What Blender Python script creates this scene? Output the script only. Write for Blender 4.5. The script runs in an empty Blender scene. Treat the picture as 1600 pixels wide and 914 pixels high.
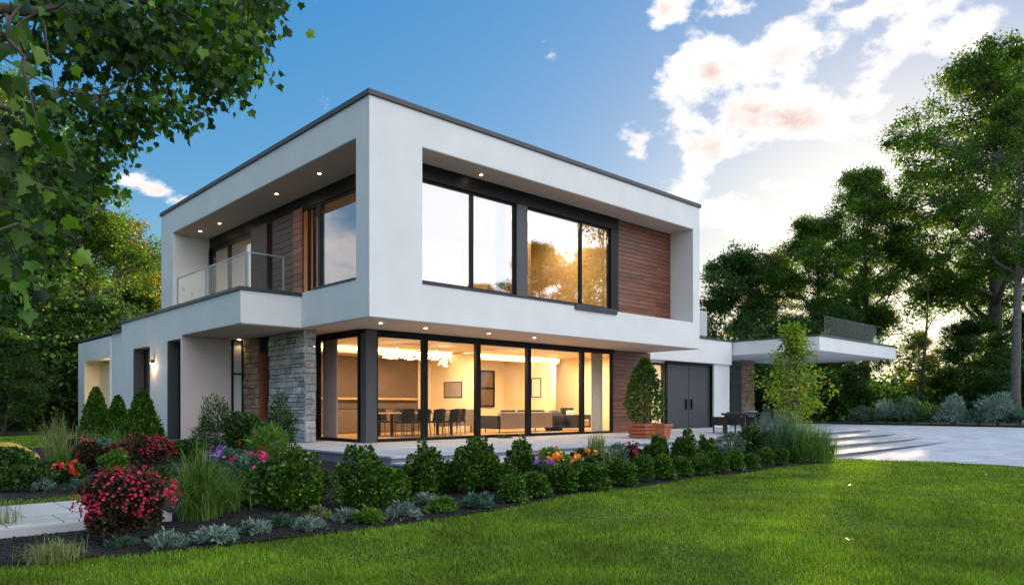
import bpy, math, random
import numpy as np
from mathutils import Vector
R=random.Random(7)
scene=bpy.context.scene
C=scene.collection
# ------------------------------------------------------------------ view basis (house axes = world axes)
f=1119.;CX=800;HY=634.;A=math.radians(46.8)
Fv=np.array([math.cos(A),math.sin(A),0]);Rv=np.array([math.sin(A),-math.cos(A),0]);Uv=np.array([0,0,1.])
CAM=-(16.8*Fv+(577-CX)/f*16.8*Rv);CAM[2]=1.0
def ray(u,v):return Fv+(u-CX)/f*Rv+(HY-v)/f*Uv
def PD(u,v,d):return CAM+d*ray(u,v)
def PZ(u,v,z):
    D=ray(u,v);return CAM+(z-CAM[2])/D[2]*D
def interp(x,xs,ys):return float(np.interp(x,xs,ys))
FX=[-14,-8,-6.7,-5.4,-4.26,-3.3,-1.5,-.13,4,11.6]
FY=[-6.6,-6.75,-6.9,-7.05,-7.17,-7.15,-6.85,-6.62,-6.55,-6.5]
def yf(x):return interp(x,FX,FY)
def ss(a,b,x):
    t=np.clip((x-a)/(b-a),0,1);return t*t*(3-2*t)
def drive_z(x,y):
    s=.685*x+.729*y
    return np.interp(s,[3,9,11.2,14,16.5],[-.5,-.42,-.36,-.1,-.004])
def hG(x,y):
    left=-.5+.1*ss(-5.2,-2.6,y)+.28*ss(-2,8,y)
    bed=-.5+.24*ss(-6.7,-4.0,y)
    w=ss(-2.0,-1.0,x)
    z=left*(1-w)+bed*w
    wr=ss(11.0,11.6,x)
    z=z*(1-wr)+(-.62)*wr
    z=np.where(x>30.9,0.02,z)
    z=np.where((y<-7.3)&(x<12.5),-.5,z)
    z=np.where((x>-1)&(x<31)&(y>-3.9),-.62,z)
    far=np.hypot(x-8,y-2)
    return z+np.where(far>60,(far-60)*.012,0)
def ground_hit(u,v):
    z=-.4
    for i in range(12):
        p=PZ(u,v,z);z=.5*z+.5*float(hG(p[0],p[1]))
    p=PZ(u,v,z);d=(p-CAM)@Fv
    return p,d
# ------------------------------------------------------------------ materials
MATS={}
def newmat(name):
    m=bpy.data.materials.new(name);m.use_nodes=True
    nt=m.node_tree;b=nt.nodes['Principled BSDF'];return m,nt,b
def lk(nt,a,b):nt.links.new(a,b)
def nd(nt,t,**k):
    n=nt.nodes.new(t)
    for a,v in k.items():
        if a in n.inputs.keys():n.inputs[a].default_value=v
        else:setattr(n,a,v)
    return n
def ramp(nt,fac,stops):
    r=nt.nodes.new('ShaderNodeValToRGB');el=r.color_ramp.elements
    while len(el)>1:el.remove(el[-1])
    el[0].position=stops[0][0];el[0].color=(*stops[0][1],1)
    for p,c in stops[1:]:
        e=el.new(p);e.color=(*c,1)
    lk(nt,fac,r.inputs['Fac']);return r
def plain(name,col,rough=.5,metal=0,spec=.5,bump=0,bscale=40,var=.0,vscale=2.):
    m,nt,b=newmat(name)
    b.inputs['Base Color'].default_value=(*col,1);b.inputs['Roughness'].default_value=rough;b.inputs['Metallic'].default_value=metal
    b.inputs['Specular IOR Level'].default_value=spec
    tc=nd(nt,'ShaderNodeTexCoord')
    if bump:
        n=nd(nt,'ShaderNodeTexNoise',Scale=bscale,Detail=6.);lk(nt,tc.outputs['Object'],n.inputs['Vector'])
        bp=nd(nt,'ShaderNodeBump',Strength=bump,Distance=.02);lk(nt,n.outputs['Fac'],bp.inputs['Height']);lk(nt,bp.outputs['Normal'],b.inputs['Normal'])
    if var:
        n=nd(nt,'ShaderNodeTexNoise',Scale=vscale,Detail=5.);lk(nt,tc.outputs['Object'],n.inputs['Vector'])
        r=ramp(nt,n.outputs['Fac'],[(.3,tuple(c*(1-var) for c in col)),(.7,tuple(min(1,c*(1+var)) for c in col))]);lk(nt,r.outputs['Color'],b.inputs['Base Color'])
    MATS[name]=m;return m
def emis(name,col,s):
    m=bpy.data.materials.new(name);m.use_nodes=True;nt=m.node_tree;nt.nodes.clear()
    e=nd(nt,'ShaderNodeEmission');e.inputs[0].default_value=(*col,1);e.inputs[1].default_value=s
    o=nd(nt,'ShaderNodeOutputMaterial');lk(nt,e.outputs[0],o.inputs[0]);MATS[name]=m;return m
def leafmat(name,stops,trans=.3,rough=.45,spec=.35,clump=.8,cscale=1.2,gain=1.):
    m,nt,b=newmat(name)
    g=nd(nt,'ShaderNodeNewGeometry');r=ramp(nt,g.outputs['Random Per Island'],stops)
    tc=nd(nt,'ShaderNodeTexCoord');n=nd(nt,'ShaderNodeTexNoise',Scale=cscale,Detail=3.);lk(nt,tc.outputs['Object'],n.inputs['Vector'])
    mr=nd(nt,'ShaderNodeMapRange');mr.inputs[1].default_value=.35;mr.inputs[2].default_value=.65;mr.inputs[3].default_value=clump*gain;mr.inputs[4].default_value=(2-clump)*gain
    lk(nt,n.outputs['Fac'],mr.inputs[0])
    mx=nd(nt,'ShaderNodeVectorMath',operation='SCALE');lk(nt,r.outputs['Color'],mx.inputs[0]);lk(nt,mr.outputs[0],mx.inputs['Scale'])
    lk(nt,mx.outputs[0],b.inputs['Base Color']);b.inputs['Roughness'].default_value=rough;b.inputs['Specular IOR Level'].default_value=spec
    t=nd(nt,'ShaderNodeBsdfTranslucent');sc=nd(nt,'ShaderNodeVectorMath',operation='MULTIPLY');sc.inputs[1].default_value=(1.5,1.6,.7);lk(nt,mx.outputs[0],sc.inputs[0]);lk(nt,sc.outputs[0],t.inputs[0])
    ms=nd(nt,'ShaderNodeMixShader');ms.inputs[0].default_value=trans
    lk(nt,b.outputs[0],ms.inputs[1]);lk(nt,t.outputs[0],ms.inputs[2]);lk(nt,ms.outputs[0],nt.nodes['Material Output'].inputs[0])
    MATS[name]=m;return m
def glassmat(name,refl,tint=(1,1,1),mx=1.):
    m=bpy.data.materials.new(name);m.use_nodes=True;nt=m.node_tree;nt.nodes.clear()
    t=nd(nt,'ShaderNodeBsdfTransparent');t.inputs[0].default_value=(*tint,1)
    g=nd(nt,'ShaderNodeBsdfGlossy');g.inputs['Roughness'].default_value=.004
    tc=nd(nt,'ShaderNodeTexCoord');n=nd(nt,'ShaderNodeTexNoise',Scale=.7,Detail=1.);lk(nt,tc.outputs['Object'],n.inputs['Vector'])
    bp=nd(nt,'ShaderNodeBump',Strength=.02,Distance=.05);lk(nt,n.outputs['Fac'],bp.inputs['Height']);lk(nt,bp.outputs['Normal'],g.inputs['Normal'])
    lw=nd(nt,'ShaderNodeLayerWeight');lw.inputs[0].default_value=.5;fr=nd(nt,'ShaderNodeMath',operation='POWER');lk(nt,lw.outputs['Facing'],fr.inputs[0]);fr.inputs[1].default_value=5.;mp=nd(nt,'ShaderNodeMapRange');mp.inputs[1].default_value=0;mp.inputs[2].default_value=1;mp.inputs[3].default_value=refl;mp.inputs[4].default_value=mx
    lk(nt,fr.outputs[0],mp.inputs[0])
    ms=nd(nt,'ShaderNodeMixShader');lk(nt,mp.outputs[0],ms.inputs[0]);lk(nt,t.outputs[0],ms.inputs[1]);lk(nt,g.outputs[0],ms.inputs[2])
    o=nd(nt,'ShaderNodeOutputMaterial');lk(nt,ms.outputs[0],o.inputs[0]);MATS[name]=m;return m
def woodmat(name,c1,c2,c3,axis=0,rough=.45):
    m,nt,b=newmat(name);tc=nd(nt,'ShaderNodeTexCoord');mp=nd(nt,'ShaderNodeMapping')
    sc=[14.,14.,14.];sc[axis]=.9;mp.inputs['Scale'].default_value=sc
    g=nd(nt,'ShaderNodeNewGeometry');off=nd(nt,'ShaderNodeMath',operation='MULTIPLY');off.inputs[1].default_value=37.;lk(nt,g.outputs['Random Per Island'],off.inputs[0])
    ad=nd(nt,'ShaderNodeVectorMath',operation='ADD');lk(nt,tc.outputs['Object'],ad.inputs[0]);lk(nt,off.outputs[0],ad.inputs[1])
    lk(nt,ad.outputs[0],mp.inputs['Vector']);n=nd(nt,'ShaderNodeTexNoise',Scale=1.4,Detail=8.,Roughness=.65);lk(nt,mp.outputs[0],n.inputs['Vector'])
    r=ramp(nt,n.outputs['Fac'],[(.3,c1),(.5,c2),(.72,c3)])
    mr=nd(nt,'ShaderNodeMapRange');mr.inputs[3].default_value=.7;mr.inputs[4].default_value=1.3;lk(nt,g.outputs['Random Per Island'],mr.inputs[0])
    mx=nd(nt,'ShaderNodeVectorMath',operation='SCALE');lk(nt,r.outputs['Color'],mx.inputs[0]);lk(nt,mr.outputs[0],mx.inputs['Scale'])
    lk(nt,mx.outputs[0],b.inputs['Base Color']);b.inputs['Roughness'].default_value=rough
    bp=nd(nt,'ShaderNodeBump',Strength=.25,Distance=.01);lk(nt,n.outputs['Fac'],bp.inputs['Height']);lk(nt,bp.outputs['Normal'],b.inputs['Normal'])
    MATS[name]=m;return m
def stonemat(name,stops):
    m,nt,b=newmat(name);g=nd(nt,'ShaderNodeNewGeometry');r=ramp(nt,g.outputs['Random Per Island'],stops)
    tc=nd(nt,'ShaderNodeTexCoord');n=nd(nt,'ShaderNodeTexNoise',Scale=9.,Detail=9.,Roughness=.65);lk(nt,tc.outputs['Object'],n.inputs['Vector'])
    mr=nd(nt,'ShaderNodeMapRange');mr.inputs[1].default_value=.3;mr.inputs[2].default_value=.7;mr.inputs[3].default_value=.6;mr.inputs[4].default_value=1.35;lk(nt,n.outputs['Fac'],mr.inputs[0])
    mx=nd(nt,'ShaderNodeVectorMath',operation='SCALE');lk(nt,r.outputs['Color'],mx.inputs[0]);lk(nt,mr.outputs[0],mx.inputs['Scale'])
    lk(nt,mx.outputs[0],b.inputs['Base Color']);b.inputs['Roughness'].default_value=.85
    bp=nd(nt,'ShaderNodeBump',Strength=.8,Distance=.03);lk(nt,n.outputs['Fac'],bp.inputs['Height']);lk(nt,bp.outputs['Normal'],b.inputs['Normal'])
    MATS[name]=m;return m
def pavemat(name,c1,c2,bw,bh,mortar=(.12,.13,.15)):
    m,nt,b=newmat(name);tc=nd(nt,'ShaderNodeTexCoord')
    br=nd(nt,'ShaderNodeTexBrick',Scale=1.);br.offset=.5;br.inputs['Brick Width'].default_value=bw;br.inputs['Row Height'].default_value=bh;br.inputs['Mortar Size'].default_value=.009
    br.inputs['Color1'].default_value=(*c1,1);br.inputs['Color2'].default_value=(*c2,1);br.inputs['Mortar'].default_value=(*mortar,1)
    lk(nt,tc.outputs['Object'],br.inputs['Vector'])
    n=nd(nt,'ShaderNodeTexNoise',Scale=1.3,Detail=9.,Roughness=.7);lk(nt,tc.outputs['Object'],n.inputs['Vector'])
    mr=nd(nt,'ShaderNodeMapRange');mr.inputs[1].default_value=.25;mr.inputs[2].default_value=.75;mr.inputs[3].default_value=.72;mr.inputs[4].default_value=1.2;lk(nt,n.outputs['Fac'],mr.inputs[0])
    mx=nd(nt,'ShaderNodeVectorMath',operation='SCALE');lk(nt,br.outputs['Color'],mx.inputs[0]);lk(nt,mr.outputs[0],mx.inputs['Scale']);lk(nt,mx.outputs[0],b.inputs['Base Color'])
    b.inputs['Roughness'].default_value=.9;b.inputs['Specular IOR Level'].default_value=.15
    n2=nd(nt,'ShaderNodeTexNoise',Scale=60.,Detail=5.);lk(nt,tc.outputs['Object'],n2.inputs['Vector'])
    bp=nd(nt,'ShaderNodeBump',Strength=.25,Distance=.01);lk(nt,n2.outputs['Fac'],bp.inputs['Height']);lk(nt,bp.outputs['Normal'],b.inputs['Normal'])
    MATS[name]=m;return m
plain('stucco',(.8,.8,.79),.78,bump=.45,bscale=70,var=.045,vscale=.9)
plain('stucco_grey',(.5,.51,.52),.7,bump=.2,bscale=90)
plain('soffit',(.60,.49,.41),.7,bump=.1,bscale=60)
plain('coping',(.035,.04,.047),.4,var=.2)
plain('frame',(.006,.006,.007),.4,spec=.25)
plain('post_grey',(.07,.075,.08),.4)
plain('door_grey',(.045,.05,.062),.42,var=.08)
plain('doorwood',(.16,.035,.018),.4,var=.25,vscale=6)
plain('inner_wall',(.86,.72,.47),.8,var=.03)
plain('inner_brown',(.16,.105,.065),.75,var=.06)
plain('inner_ceiling',(.8,.68,.5),.8)
plain('inner_floor',(.42,.27,.15),.3,var=.2,vscale=3)
plain('black',(.012,.012,.014),.4)
plain('dark_fabric',(.03,.032,.04),.85,bump=.2)
plain('taupe',(.3,.24,.19),.7)
plain('cream',(.75,.66,.5),.7)
plain('curtain',(.62,.56,.55),.9)
plain('tabletop',(.55,.36,.2),.35,var=.2,vscale=5)
plain('white',(.8,.8,.8),.5)
plain('pink_white',(.72,.6,.55),.8,bump=.15,bscale=90)
plain('terracotta',(.42,.12,.06),.8,bump=.3,bscale=50,var=.25,vscale=5)
plain('bark',(.09,.07,.055),.95,bump=.9,bscale=14,var=.4,vscale=5)
plain('bark_grey',(.16,.145,.13),.95,bump=.9,bscale=14,var=.35,vscale=4)
plain('wicker',(.022,.021,.024),.6,bump=.4,bscale=120)
plain('sun_patch_mound',(.55,.36,.07),.9,bump=.8,bscale=6,var=.25,vscale=3)  # ochre stands for sunlight on the ground, painted in as colour
plain('steel',(.35,.36,.38),.35,metal=.8)
plain('mulch',(.011,.008,.006),.95,bump=1.,bscale=45,var=.5,vscale=20)
plain('chips',(.022,.014,.010),.9,var=.5,vscale=30)
plain('forest_floor',(.025,.045,.012),.95,bump=.6,bscale=3,var=.5,vscale=.6)
plain('lawn_soil',(.025,.055,.007),.95,bump=.8,bscale=30,var=.4,vscale=1.5)
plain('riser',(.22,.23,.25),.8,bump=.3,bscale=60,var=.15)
plain('frosted',(.6,.62,.62),.3)
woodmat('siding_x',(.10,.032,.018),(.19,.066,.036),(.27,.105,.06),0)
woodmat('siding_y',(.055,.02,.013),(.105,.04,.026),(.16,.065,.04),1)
woodmat('siding_red',(.16,.045,.02),(.28,.09,.04),(.36,.13,.06),2)
stonemat('ledge_stone',[(0,(.24,.245,.25)),(.35,(.42,.43,.44)),(.6,(.34,.32,.3)),(.8,(.58,.58,.57)),(1,(.42,.33,.26))])
stonemat('brown_warmlit_stone',[(0,(.24,.16,.11)),(.5,(.42,.3,.2)),(1,(.34,.19,.12))])  # own brown on the pier, painted warm light on the entrance strip
plain('mortar',(.11,.11,.11),.95,bump=.5)
pavemat('terrace_pave',(.5,.51,.53),(.44,.46,.49),1.2,.6)
pavemat('drive_pave',(.56,.58,.62),(.52,.55,.59),3.,3.,(.25,.27,.3))
pavemat('path_pave',(.45,.43,.42),(.6,.58,.55),.55,2.1,(.22,.22,.23))
glassmat('glass_up',.42,(.93,.93,.93))
glassmat('glass_low',.015)
glassmat('glass_canopy',.01,(.6,.75,.68),.2)
glassmat('glass_rail',.012,(.92,.97,.95),.5)
emis('lamp_glow',(1,.72,.4),18.)
emis('cove_glow',(1,.68,.33),5.)
emis('crystal_glow',(1,.76,.42),4.2)
G=1.
leafmat('lf_box',[(0,(.010,.032,.005)),(.4,(.035,.09,.010)),(.75,(.08,.18,.018)),(1,(.2,.36,.045))],trans=.25,cscale=3)
leafmat('lf_shrub',[(0,(.014,.04,.010)),(.5,(.035,.085,.016)),(1,(.11,.2,.04))],trans=.25,cscale=2)
leafmat('lf_bright',[(0,(.06,.15,.02)),(.5,(.11,.24,.03)),(1,(.2,.33,.06))],trans=.3,cscale=3)
leafmat('lf_silver',[(0,(.13,.2,.17)),(.5,(.22,.31,.27)),(1,(.36,.46,.41))],trans=.15,rough=.7,spec=.15,cscale=3)
leafmat('lf_bluegreen',[(0,(.04,.10,.075)),(.5,(.08,.17,.12)),(1,(.17,.28,.2))],trans=.2,rough=.6,cscale=2)
leafmat('lf_grass',[(0,(.04,.10,.012)),(.5,(.10,.21,.03)),(1,(.28,.4,.1))],trans=.3,cscale=2)
leafmat('lf_pale',[(0,(.14,.18,.06)),(.5,(.25,.29,.11)),(1,(.42,.42,.2))],trans=.3,cscale=2)
leafmat('lf_wine',[(0,(.05,.012,.015)),(.5,(.05,.03,.015)),(1,(.04,.07,.02))],trans=.2,cscale=2)
leafmat('fl_crimson',[(0,(.3,.005,.025)),(.5,(.6,.012,.06)),(1,(.85,.05,.14))],trans=.3)
leafmat('fl_magenta',[(0,(.55,.02,.16)),(.5,(.7,.05,.25)),(1,(.8,.15,.3))],trans=.3)
leafmat('fl_dark',[(0,(.12,.002,.012)),(.5,(.26,.006,.025)),(1,(.45,.015,.05))],trans=.3)
leafmat('fl_red',[(0,(.6,.03,.02)),(.5,(.75,.06,.04)),(1,(.85,.16,.08))],trans=.3)
leafmat('fl_orange',[(0,(.8,.2,.03)),(.5,(.9,.35,.06)),(1,(.9,.5,.12))],trans=.3)
leafmat('fl_purple',[(0,(.22,.06,.4)),(.5,(.35,.12,.55)),(1,(.5,.3,.7))],trans=.3)
leafmat('lf_tree',[(0,(.03,.07,.010)),(.5,(.075,.16,.018)),(.85,(.13,.24,.028)),(1,(.24,.34,.05))],trans=.45,cscale=.35,clump=.6)
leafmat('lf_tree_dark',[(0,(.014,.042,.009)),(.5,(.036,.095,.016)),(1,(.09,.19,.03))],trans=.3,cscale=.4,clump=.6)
leafmat('lf_autumn',[(0,(.05,.09,.012)),(.45,(.1,.14,.015)),(.7,(.3,.25,.02)),(.9,(.45,.25,.03)),(1,(.5,.14,.03))],trans=.4,cscale=.3)
leafmat('lf_sapling',[(0,(.08,.17,.012)),(.5,(.18,.31,.02)),(.9,(.36,.45,.04)),(.96,(.5,.28,.04)),(1,(.5,.14,.03))],trans=.4,cscale=1.2)
leafmat('lf_maple',[(0,(.010,.03,.004)),(.5,(.03,.08,.008)),(.85,(.08,.18,.014)),(1,(.2,.34,.03))],trans=.4,cscale=.8,clump=.6)
leafmat('lawn_blade',[(0,(.05,.10,.004)),(.5,(.16,.29,.009)),(.88,(.30,.45,.02)),(.96,(.34,.38,.07)),(1,(.4,.34,.15))],trans=.35,cscale=.8,clump=.55)
_n=[x for x in MATS['lawn_blade'].node_tree.nodes if x.type=='TEX_NOISE'][0];_n.inputs['Detail'].default_value=7;_n.inputs['Roughness'].default_value=.72
# ------------------------------------------------------------------ mesh helpers
def mesh_np(name,V,faces_idx,nper,mat,parent=None,smooth=False,loc=None):
    """V (N,3); faces_idx flat; nper int or array"""
    me=bpy.data.meshes.new(name);V=np.asarray(V,dtype=np.float32);fi=np.asarray(faces_idx,dtype=np.int32).ravel()
    if np.isscalar(nper):
        nf=len(fi)//nper;tot=np.full(nf,nper,dtype=np.int32)
    else:
        tot=np.asarray(nper,dtype=np.int32);nf=len(tot)
    st=np.concatenate([[0],np.cumsum(tot)[:-1]]).astype(np.int32)
    me.vertices.add(len(V));me.vertices.foreach_set('co',V.ravel())
    me.loops.add(len(fi));me.loops.foreach_set('vertex_index',fi)
    me.polygons.add(nf);me.polygons.foreach_set('loop_start',st);me.polygons.foreach_set('loop_total',tot)
    if smooth:me.polygons.foreach_set('use_smooth',np.ones(nf,dtype=bool))
    me.update(calc_edges=True);me.materials.append(MATS[mat] if isinstance(mat,str) else mat)
    o=bpy.data.objects.new(name,me);C.objects.link(o)
    if parent is not None:o.parent=parent
    if loc is not None:o.location=loc
    return o
class MB:
    def __init__(s):s.v=[];s.f=[]
    def box(s,x0,x1,y0,y1,z0,z1):
        b=len(s.v);s.v+=[(x0,y0,z0),(x1,y0,z0),(x1,y1,z0),(x0,y1,z0),(x0,y0,z1),(x1,y0,z1),(x1,y1,z1),(x0,y1,z1)]
        s.f+=[tuple(b+i for i in q) for q in ((0,3,2,1),(4,5,6,7),(0,1,5,4),(1,2,6,5),(2,3,7,6),(3,0,4,7))];return s
    def hexa(s,P):
        b=len(s.v);s.v+=[tuple(p) for p in P]
        s.f+=[tuple(b+i for i in q) for q in ((0,3,2,1),(4,5,6,7),(0,1,5,4),(1,2,6,5),(2,3,7,6),(3,0,4,7))];return s
    def tube(s,pts,rad,n=8,cap=True):
        pts=[Vector(p) for p in pts];
        if not hasattr(rad,'__len__'):rad=[rad]*len(pts)
        b=len(s.v);up=Vector((0,0,1));prev=None
        for i,p in enumerate(pts):
            t=(pts[min(i+1,len(pts)-1)]-pts[max(i-1,0)])
            if t.length<1e-7:t=Vector((0,0,1))
            t.normalize()
            if prev is None:
                a=t.cross(up)
                if a.length<.05:a=t.cross(Vector((1,0,0)))
            else:
                a=prev-t*prev.dot(t)
                if a.length<.01:a=t.orthogonal()
            a.normalize();prev=a;c=t.cross(a)
            for k in range(n):
                th=2*math.pi*k/n;s.v.append(tuple(p+(a*math.cos(th)+c*math.sin(th))*rad[i]))
        for i in range(len(pts)-1):
            for k in range(n):
                k2=(k+1)%n;s.f.append((b+i*n+k,b+i*n+k2,b+(i+1)*n+k2,b+(i+1)*n+k))
        if cap:
            s.f.append(tuple(b+k for k in range(n))[::-1]);s.f.append(tuple(b+(len(pts)-1)*n+k for k in range(n)))
        return s
    def lathe(s,prof,c=(0,0,0),n=24,sq=False):
        b=len(s.v)
        for r,z in prof:
            for k in range(n):
                th=2*math.pi*(k+.5)/n;s.v.append((c[0]+r*math.cos(th),c[1]+r*math.sin(th),c[2]+z))
        for i in range(len(prof)-1):
            for k in range(n):
                k2=(k+1)%n;s.f.append((b+i*n+k,b+i*n+k2,b+(i+1)*n+k2,b+(i+1)*n+k))
        s.f.append(tuple(b+k for k in range(n))[::-1]);s.f.append(tuple(b+(len(prof)-1)*n+k for k in range(n)));return s
    def prism(s,poly,axis,a0,a1):
        """poly list of 2D; axis 0: (y,z) extruded in x ; 1: (x,z) in y ; 2:(x,y) in z"""
        b=len(s.v);n=len(poly)
        for a in (a0,a1):
            for p,q in poly:s.v.append((a,p,q) if axis==0 else (p,a,q) if axis==1 else (p,q,a))
        s.f.append(tuple(range(b,b+n))[::-1]);s.f.append(tuple(range(b+n,b+2*n)))
        for i in range(n):
            j=(i+1)%n;s.f.append((b+i,b+j,b+n+j,b+n+i))
        return s
    def build(s,name,mat,parent=None,bevel=0,smooth=False,seg=2,loc=None,label=None):
        me=bpy.data.meshes.new(name);me.from_pydata(s.v,[],s.f);me.update()
        import bmesh
        bm=bmesh.new();bm.from_mesh(me);bmesh.ops.recalc_face_normals(bm,faces=bm.faces);bm.to_mesh(me);bm.free()
        if smooth:
            me.polygons.foreach_set('use_smooth',[True]*len(me.polygons))
        me.materials.append(MATS[mat]);o=bpy.data.objects.new(name,me);C.objects.link(o)
        if parent is not None:o.parent=parent
        if loc is not None:o.location=loc
        if bevel:
            m=o.modifiers.new('bevel','BEVEL');m.width=bevel;m.segments=seg;m.limit_method='ANGLE';m.angle_limit=math.radians(40)
        if label:o['label']=label
        return o
def solid(adds,subs):
    """clean watertight solid from axis aligned boxes"""
    xs,ys,zs=[sorted({round(b[i],4) for b in adds+subs for i in ax}) for ax in ((0,1),(2,3),(4,5))]
    def ins(b,p):return b[0]<p[0]<b[1] and b[2]<p[1]<b[3] and b[4]<p[2]<b[5]
    nx,ny,nz=len(xs)-1,len(ys)-1,len(zs)-1;F={}
    for i in range(nx):
        for j in range(ny):
            for k in range(nz):
                p=((xs[i]+xs[i+1])/2,(ys[j]+ys[j+1])/2,(zs[k]+zs[k+1])/2)
                F[i,j,k]=any(ins(b,p) for b in adds) and not any(ins(b,p) for b in subs)
    m=MB();idx={}
    def vi(i,j,k):
        if (i,j,k) not in idx:idx[i,j,k]=len(m.v);m.v.append((xs[i],ys[j],zs[k]))
        return idx[i,j,k]
    for (i,j,k),on in F.items():
        if not on:continue
        for d,q in (((-1,0,0),[(0,0,0),(0,0,1),(0,1,1),(0,1,0)]),((1,0,0),[(1,0,0),(1,1,0),(1,1,1),(1,0,1)]),((0,-1,0),[(0,0,0),(1,0,0),(1,0,1),(0,0,1)]),((0,1,0),[(0,1,0),(0,1,1),(1,1,1),(1,1,0)]),((0,0,-1),[(0,0,0),(0,1,0),(1,1,0),(1,0,0)]),((0,0,1),[(0,0,1),(1,0,1),(1,1,1),(0,1,1)])):
            if not F.get((i+d[0],j+d[1],k+d[2]),False):m.f.append(tuple(vi(i+a,j+b,k+c) for a,b,c in q))
    return m
def thing(name,label,cat,loc=(0,0,0),rz=0,group=None):
    o=bpy.data.objects.new(name,None);C.objects.link(o);o.location=loc;o.rotation_euler=(0,0,rz);o['label']=label;o['category']=cat
    o.empty_display_size=.2
    if group:o['group']=group
    return o
def tag(o,label,cat,group=None,kind=None):
    o['label']=label;o['category']=cat
    if group:o['group']=group
    if kind:o['kind']=kind
    return o
def struct(o,label=None,cat=None):
    o['kind']='structure'
    if label:o['label']=label
    if cat:o['category']=cat
    return o
def dup(root,loc,rz=0,label=None,sc=None):
    r=root.copy();C.objects.link(r);r.location=loc;r.rotation_euler=(0,0,rz)
    if label:r['label']=label
    if sc is not None:r.scale=sc if hasattr(sc,'__len__') else (sc,)*3
    for ch in list(root.children):
        c=ch.copy();C.objects.link(c);c.parent=r
        for g in ch.children:
            d=g.copy();C.objects.link(d);d.parent=c
    return r
def light(kind,loc,power,col=(1,.65,.32),size=.3,rot=None,parent=None,sizey=None,spread=None):
    l=bpy.data.lights.new('lamp_or_added_light',kind);l.energy=power;l.color=col
    if kind=='AREA':
        l.size=size
        if sizey:l.shape='RECTANGLE';l.size_y=sizey
        if spread:l.spread=spread
    elif kind=='SPOT':l.spot_size=math.radians(100);l.spot_blend=.9;l.shadow_soft_size=.05
    else:l.shadow_soft_size=size
    o=bpy.data.objects.new('lamp_or_added_light',l);C.objects.link(o);o.location=loc
    if rot:o.rotation_euler=rot
    if parent is not None:o.parent=parent
    return o
# ------------------------------------------------------------------ leaf clouds
def unit(v):return v/np.maximum(np.linalg.norm(v,axis=-1,keepdims=True),1e-9)
T_LEAF=(np.array([[0,0,0],[.28,.45,.05],[0,1,0],[-.28,.45,.05]]),[[0,1,2,3]])
T_WIDE=(np.array([[0,0,0],[.42,.4,.07],[0,1,-.04],[-.42,.4,.07]]),[[0,1,2,3]])
T_NARROW=(np.array([[0,0,0],[.1,.5,.03],[0,1,-.1],[-.1,.5,.03]]),[[0,1,2,3]])
_mp=[(0,0),(.18,-.04),(.42,.12),(.34,.24),(.56,.52),(.34,.5),(.24,.6),(.16,.62),(0,1.0),(-.16,.62),(-.24,.6),(-.34,.5),(-.56,.52),(-.34,.24),(-.42,.12),(-.18,-.04)]
def _maple(pr):
    z=lambda a,b:.42*abs(a)-.22*b*b
    R_=[(a,b,z(a,b)) for a,b in pr];L_=[(-a,b,z(a,b)) for a,b in pr];k=len(R_)
    return (np.array([(0,0,0),(0,.5,-.05)]+[(0,1.,-.2)]+R_+L_),[[0]+list(range(3,3+k))+[2,1],[0,1,2]+list(range(3+k,3+2*k))[::-1]])
T_MAPLE=_maple([(.2,-.05),(.45,.06),(.36,.2),(.58,.42),(.44,.46),(.46,.6),(.28,.58),(.15,.72)])
T_MAPLE2=_maple([(.16,-.02),(.4,.12),(.42,.3),(.5,.5),(.32,.5),(.3,.66),(.14,.7)])
_pt=[(0,0,0)]
for k in range(5):
    a=2*math.pi*k/5;_pt+=[(.5*math.sin(a-.35),.5*math.cos(a-.35),.1),(.62*math.sin(a+.1),.62*math.cos(a+.1),.16)]
T_FLOWER=(np.array(_pt),[[0,1+2*k,2+2*k,1+(2*k+2)%10] for k in range(5)])
def cloud(pos,dirs,nrm,size,tmpl,jw=None):
    tv,tf=tmpl;N=len(pos);k=len(tv)
    d=unit(dirs);s=unit(np.cross(d,nrm));n=np.cross(s,d)
    sz=np.broadcast_to(np.asarray(size,dtype=float),(N,))[:,None,None]
    V=pos[:,None,:]+sz*(tv[None,:,0:1]*s[:,None,:]+tv[None,:,1:2]*d[:,None,:]+tv[None,:,2:3]*n[:,None,:])
    fl=np.concatenate([np.array(x) for x in tf]);tot=np.array([len(x) for x in tf])
    idx=(fl[None,:]+np.arange(N)[:,None]*k).ravel();return V.reshape(-1,3),idx,np.tile(tot,N)
def rnd_dir(rng,n):return unit(rng.normal(size=(n,3)))
def bush_pts(rng,W,H,n,lump=.18,flat=.0,shell=.5,base=.0,D=None):
    """points in a lumpy ellipsoid sitting on z=0, outward directions"""
    D=D or W
    d=rnd_dir(rng,n);d[:,2]=np.where(d[:,2]<-.9,-d[:,2],d[:,2])
    K=9;cd=rnd_dir(rng,K);amp=rng.uniform(.0,1,K)
    bump=np.max(np.exp(5*(d@cd.T-1))*amp[None,:],axis=1)
    r=(1-lump)+lump*1.6*bump
    r=r*(shell+(1-shell)*rng.random(n))**.5*rng.uniform(.93,1.07,n)
    c=H*.5+base
    k=np.where(d[:,2]<0,1/np.sqrt(np.maximum(1-d[:,2]**2,.2))*.95,1.)
    P=np.stack([d[:,0]*W/2*r*k,d[:,1]*D/2*r*k,c+d[:,2]*H/2*r],1);P[:,2]=np.maximum(P[:,2],.02)
    return P,d
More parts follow.
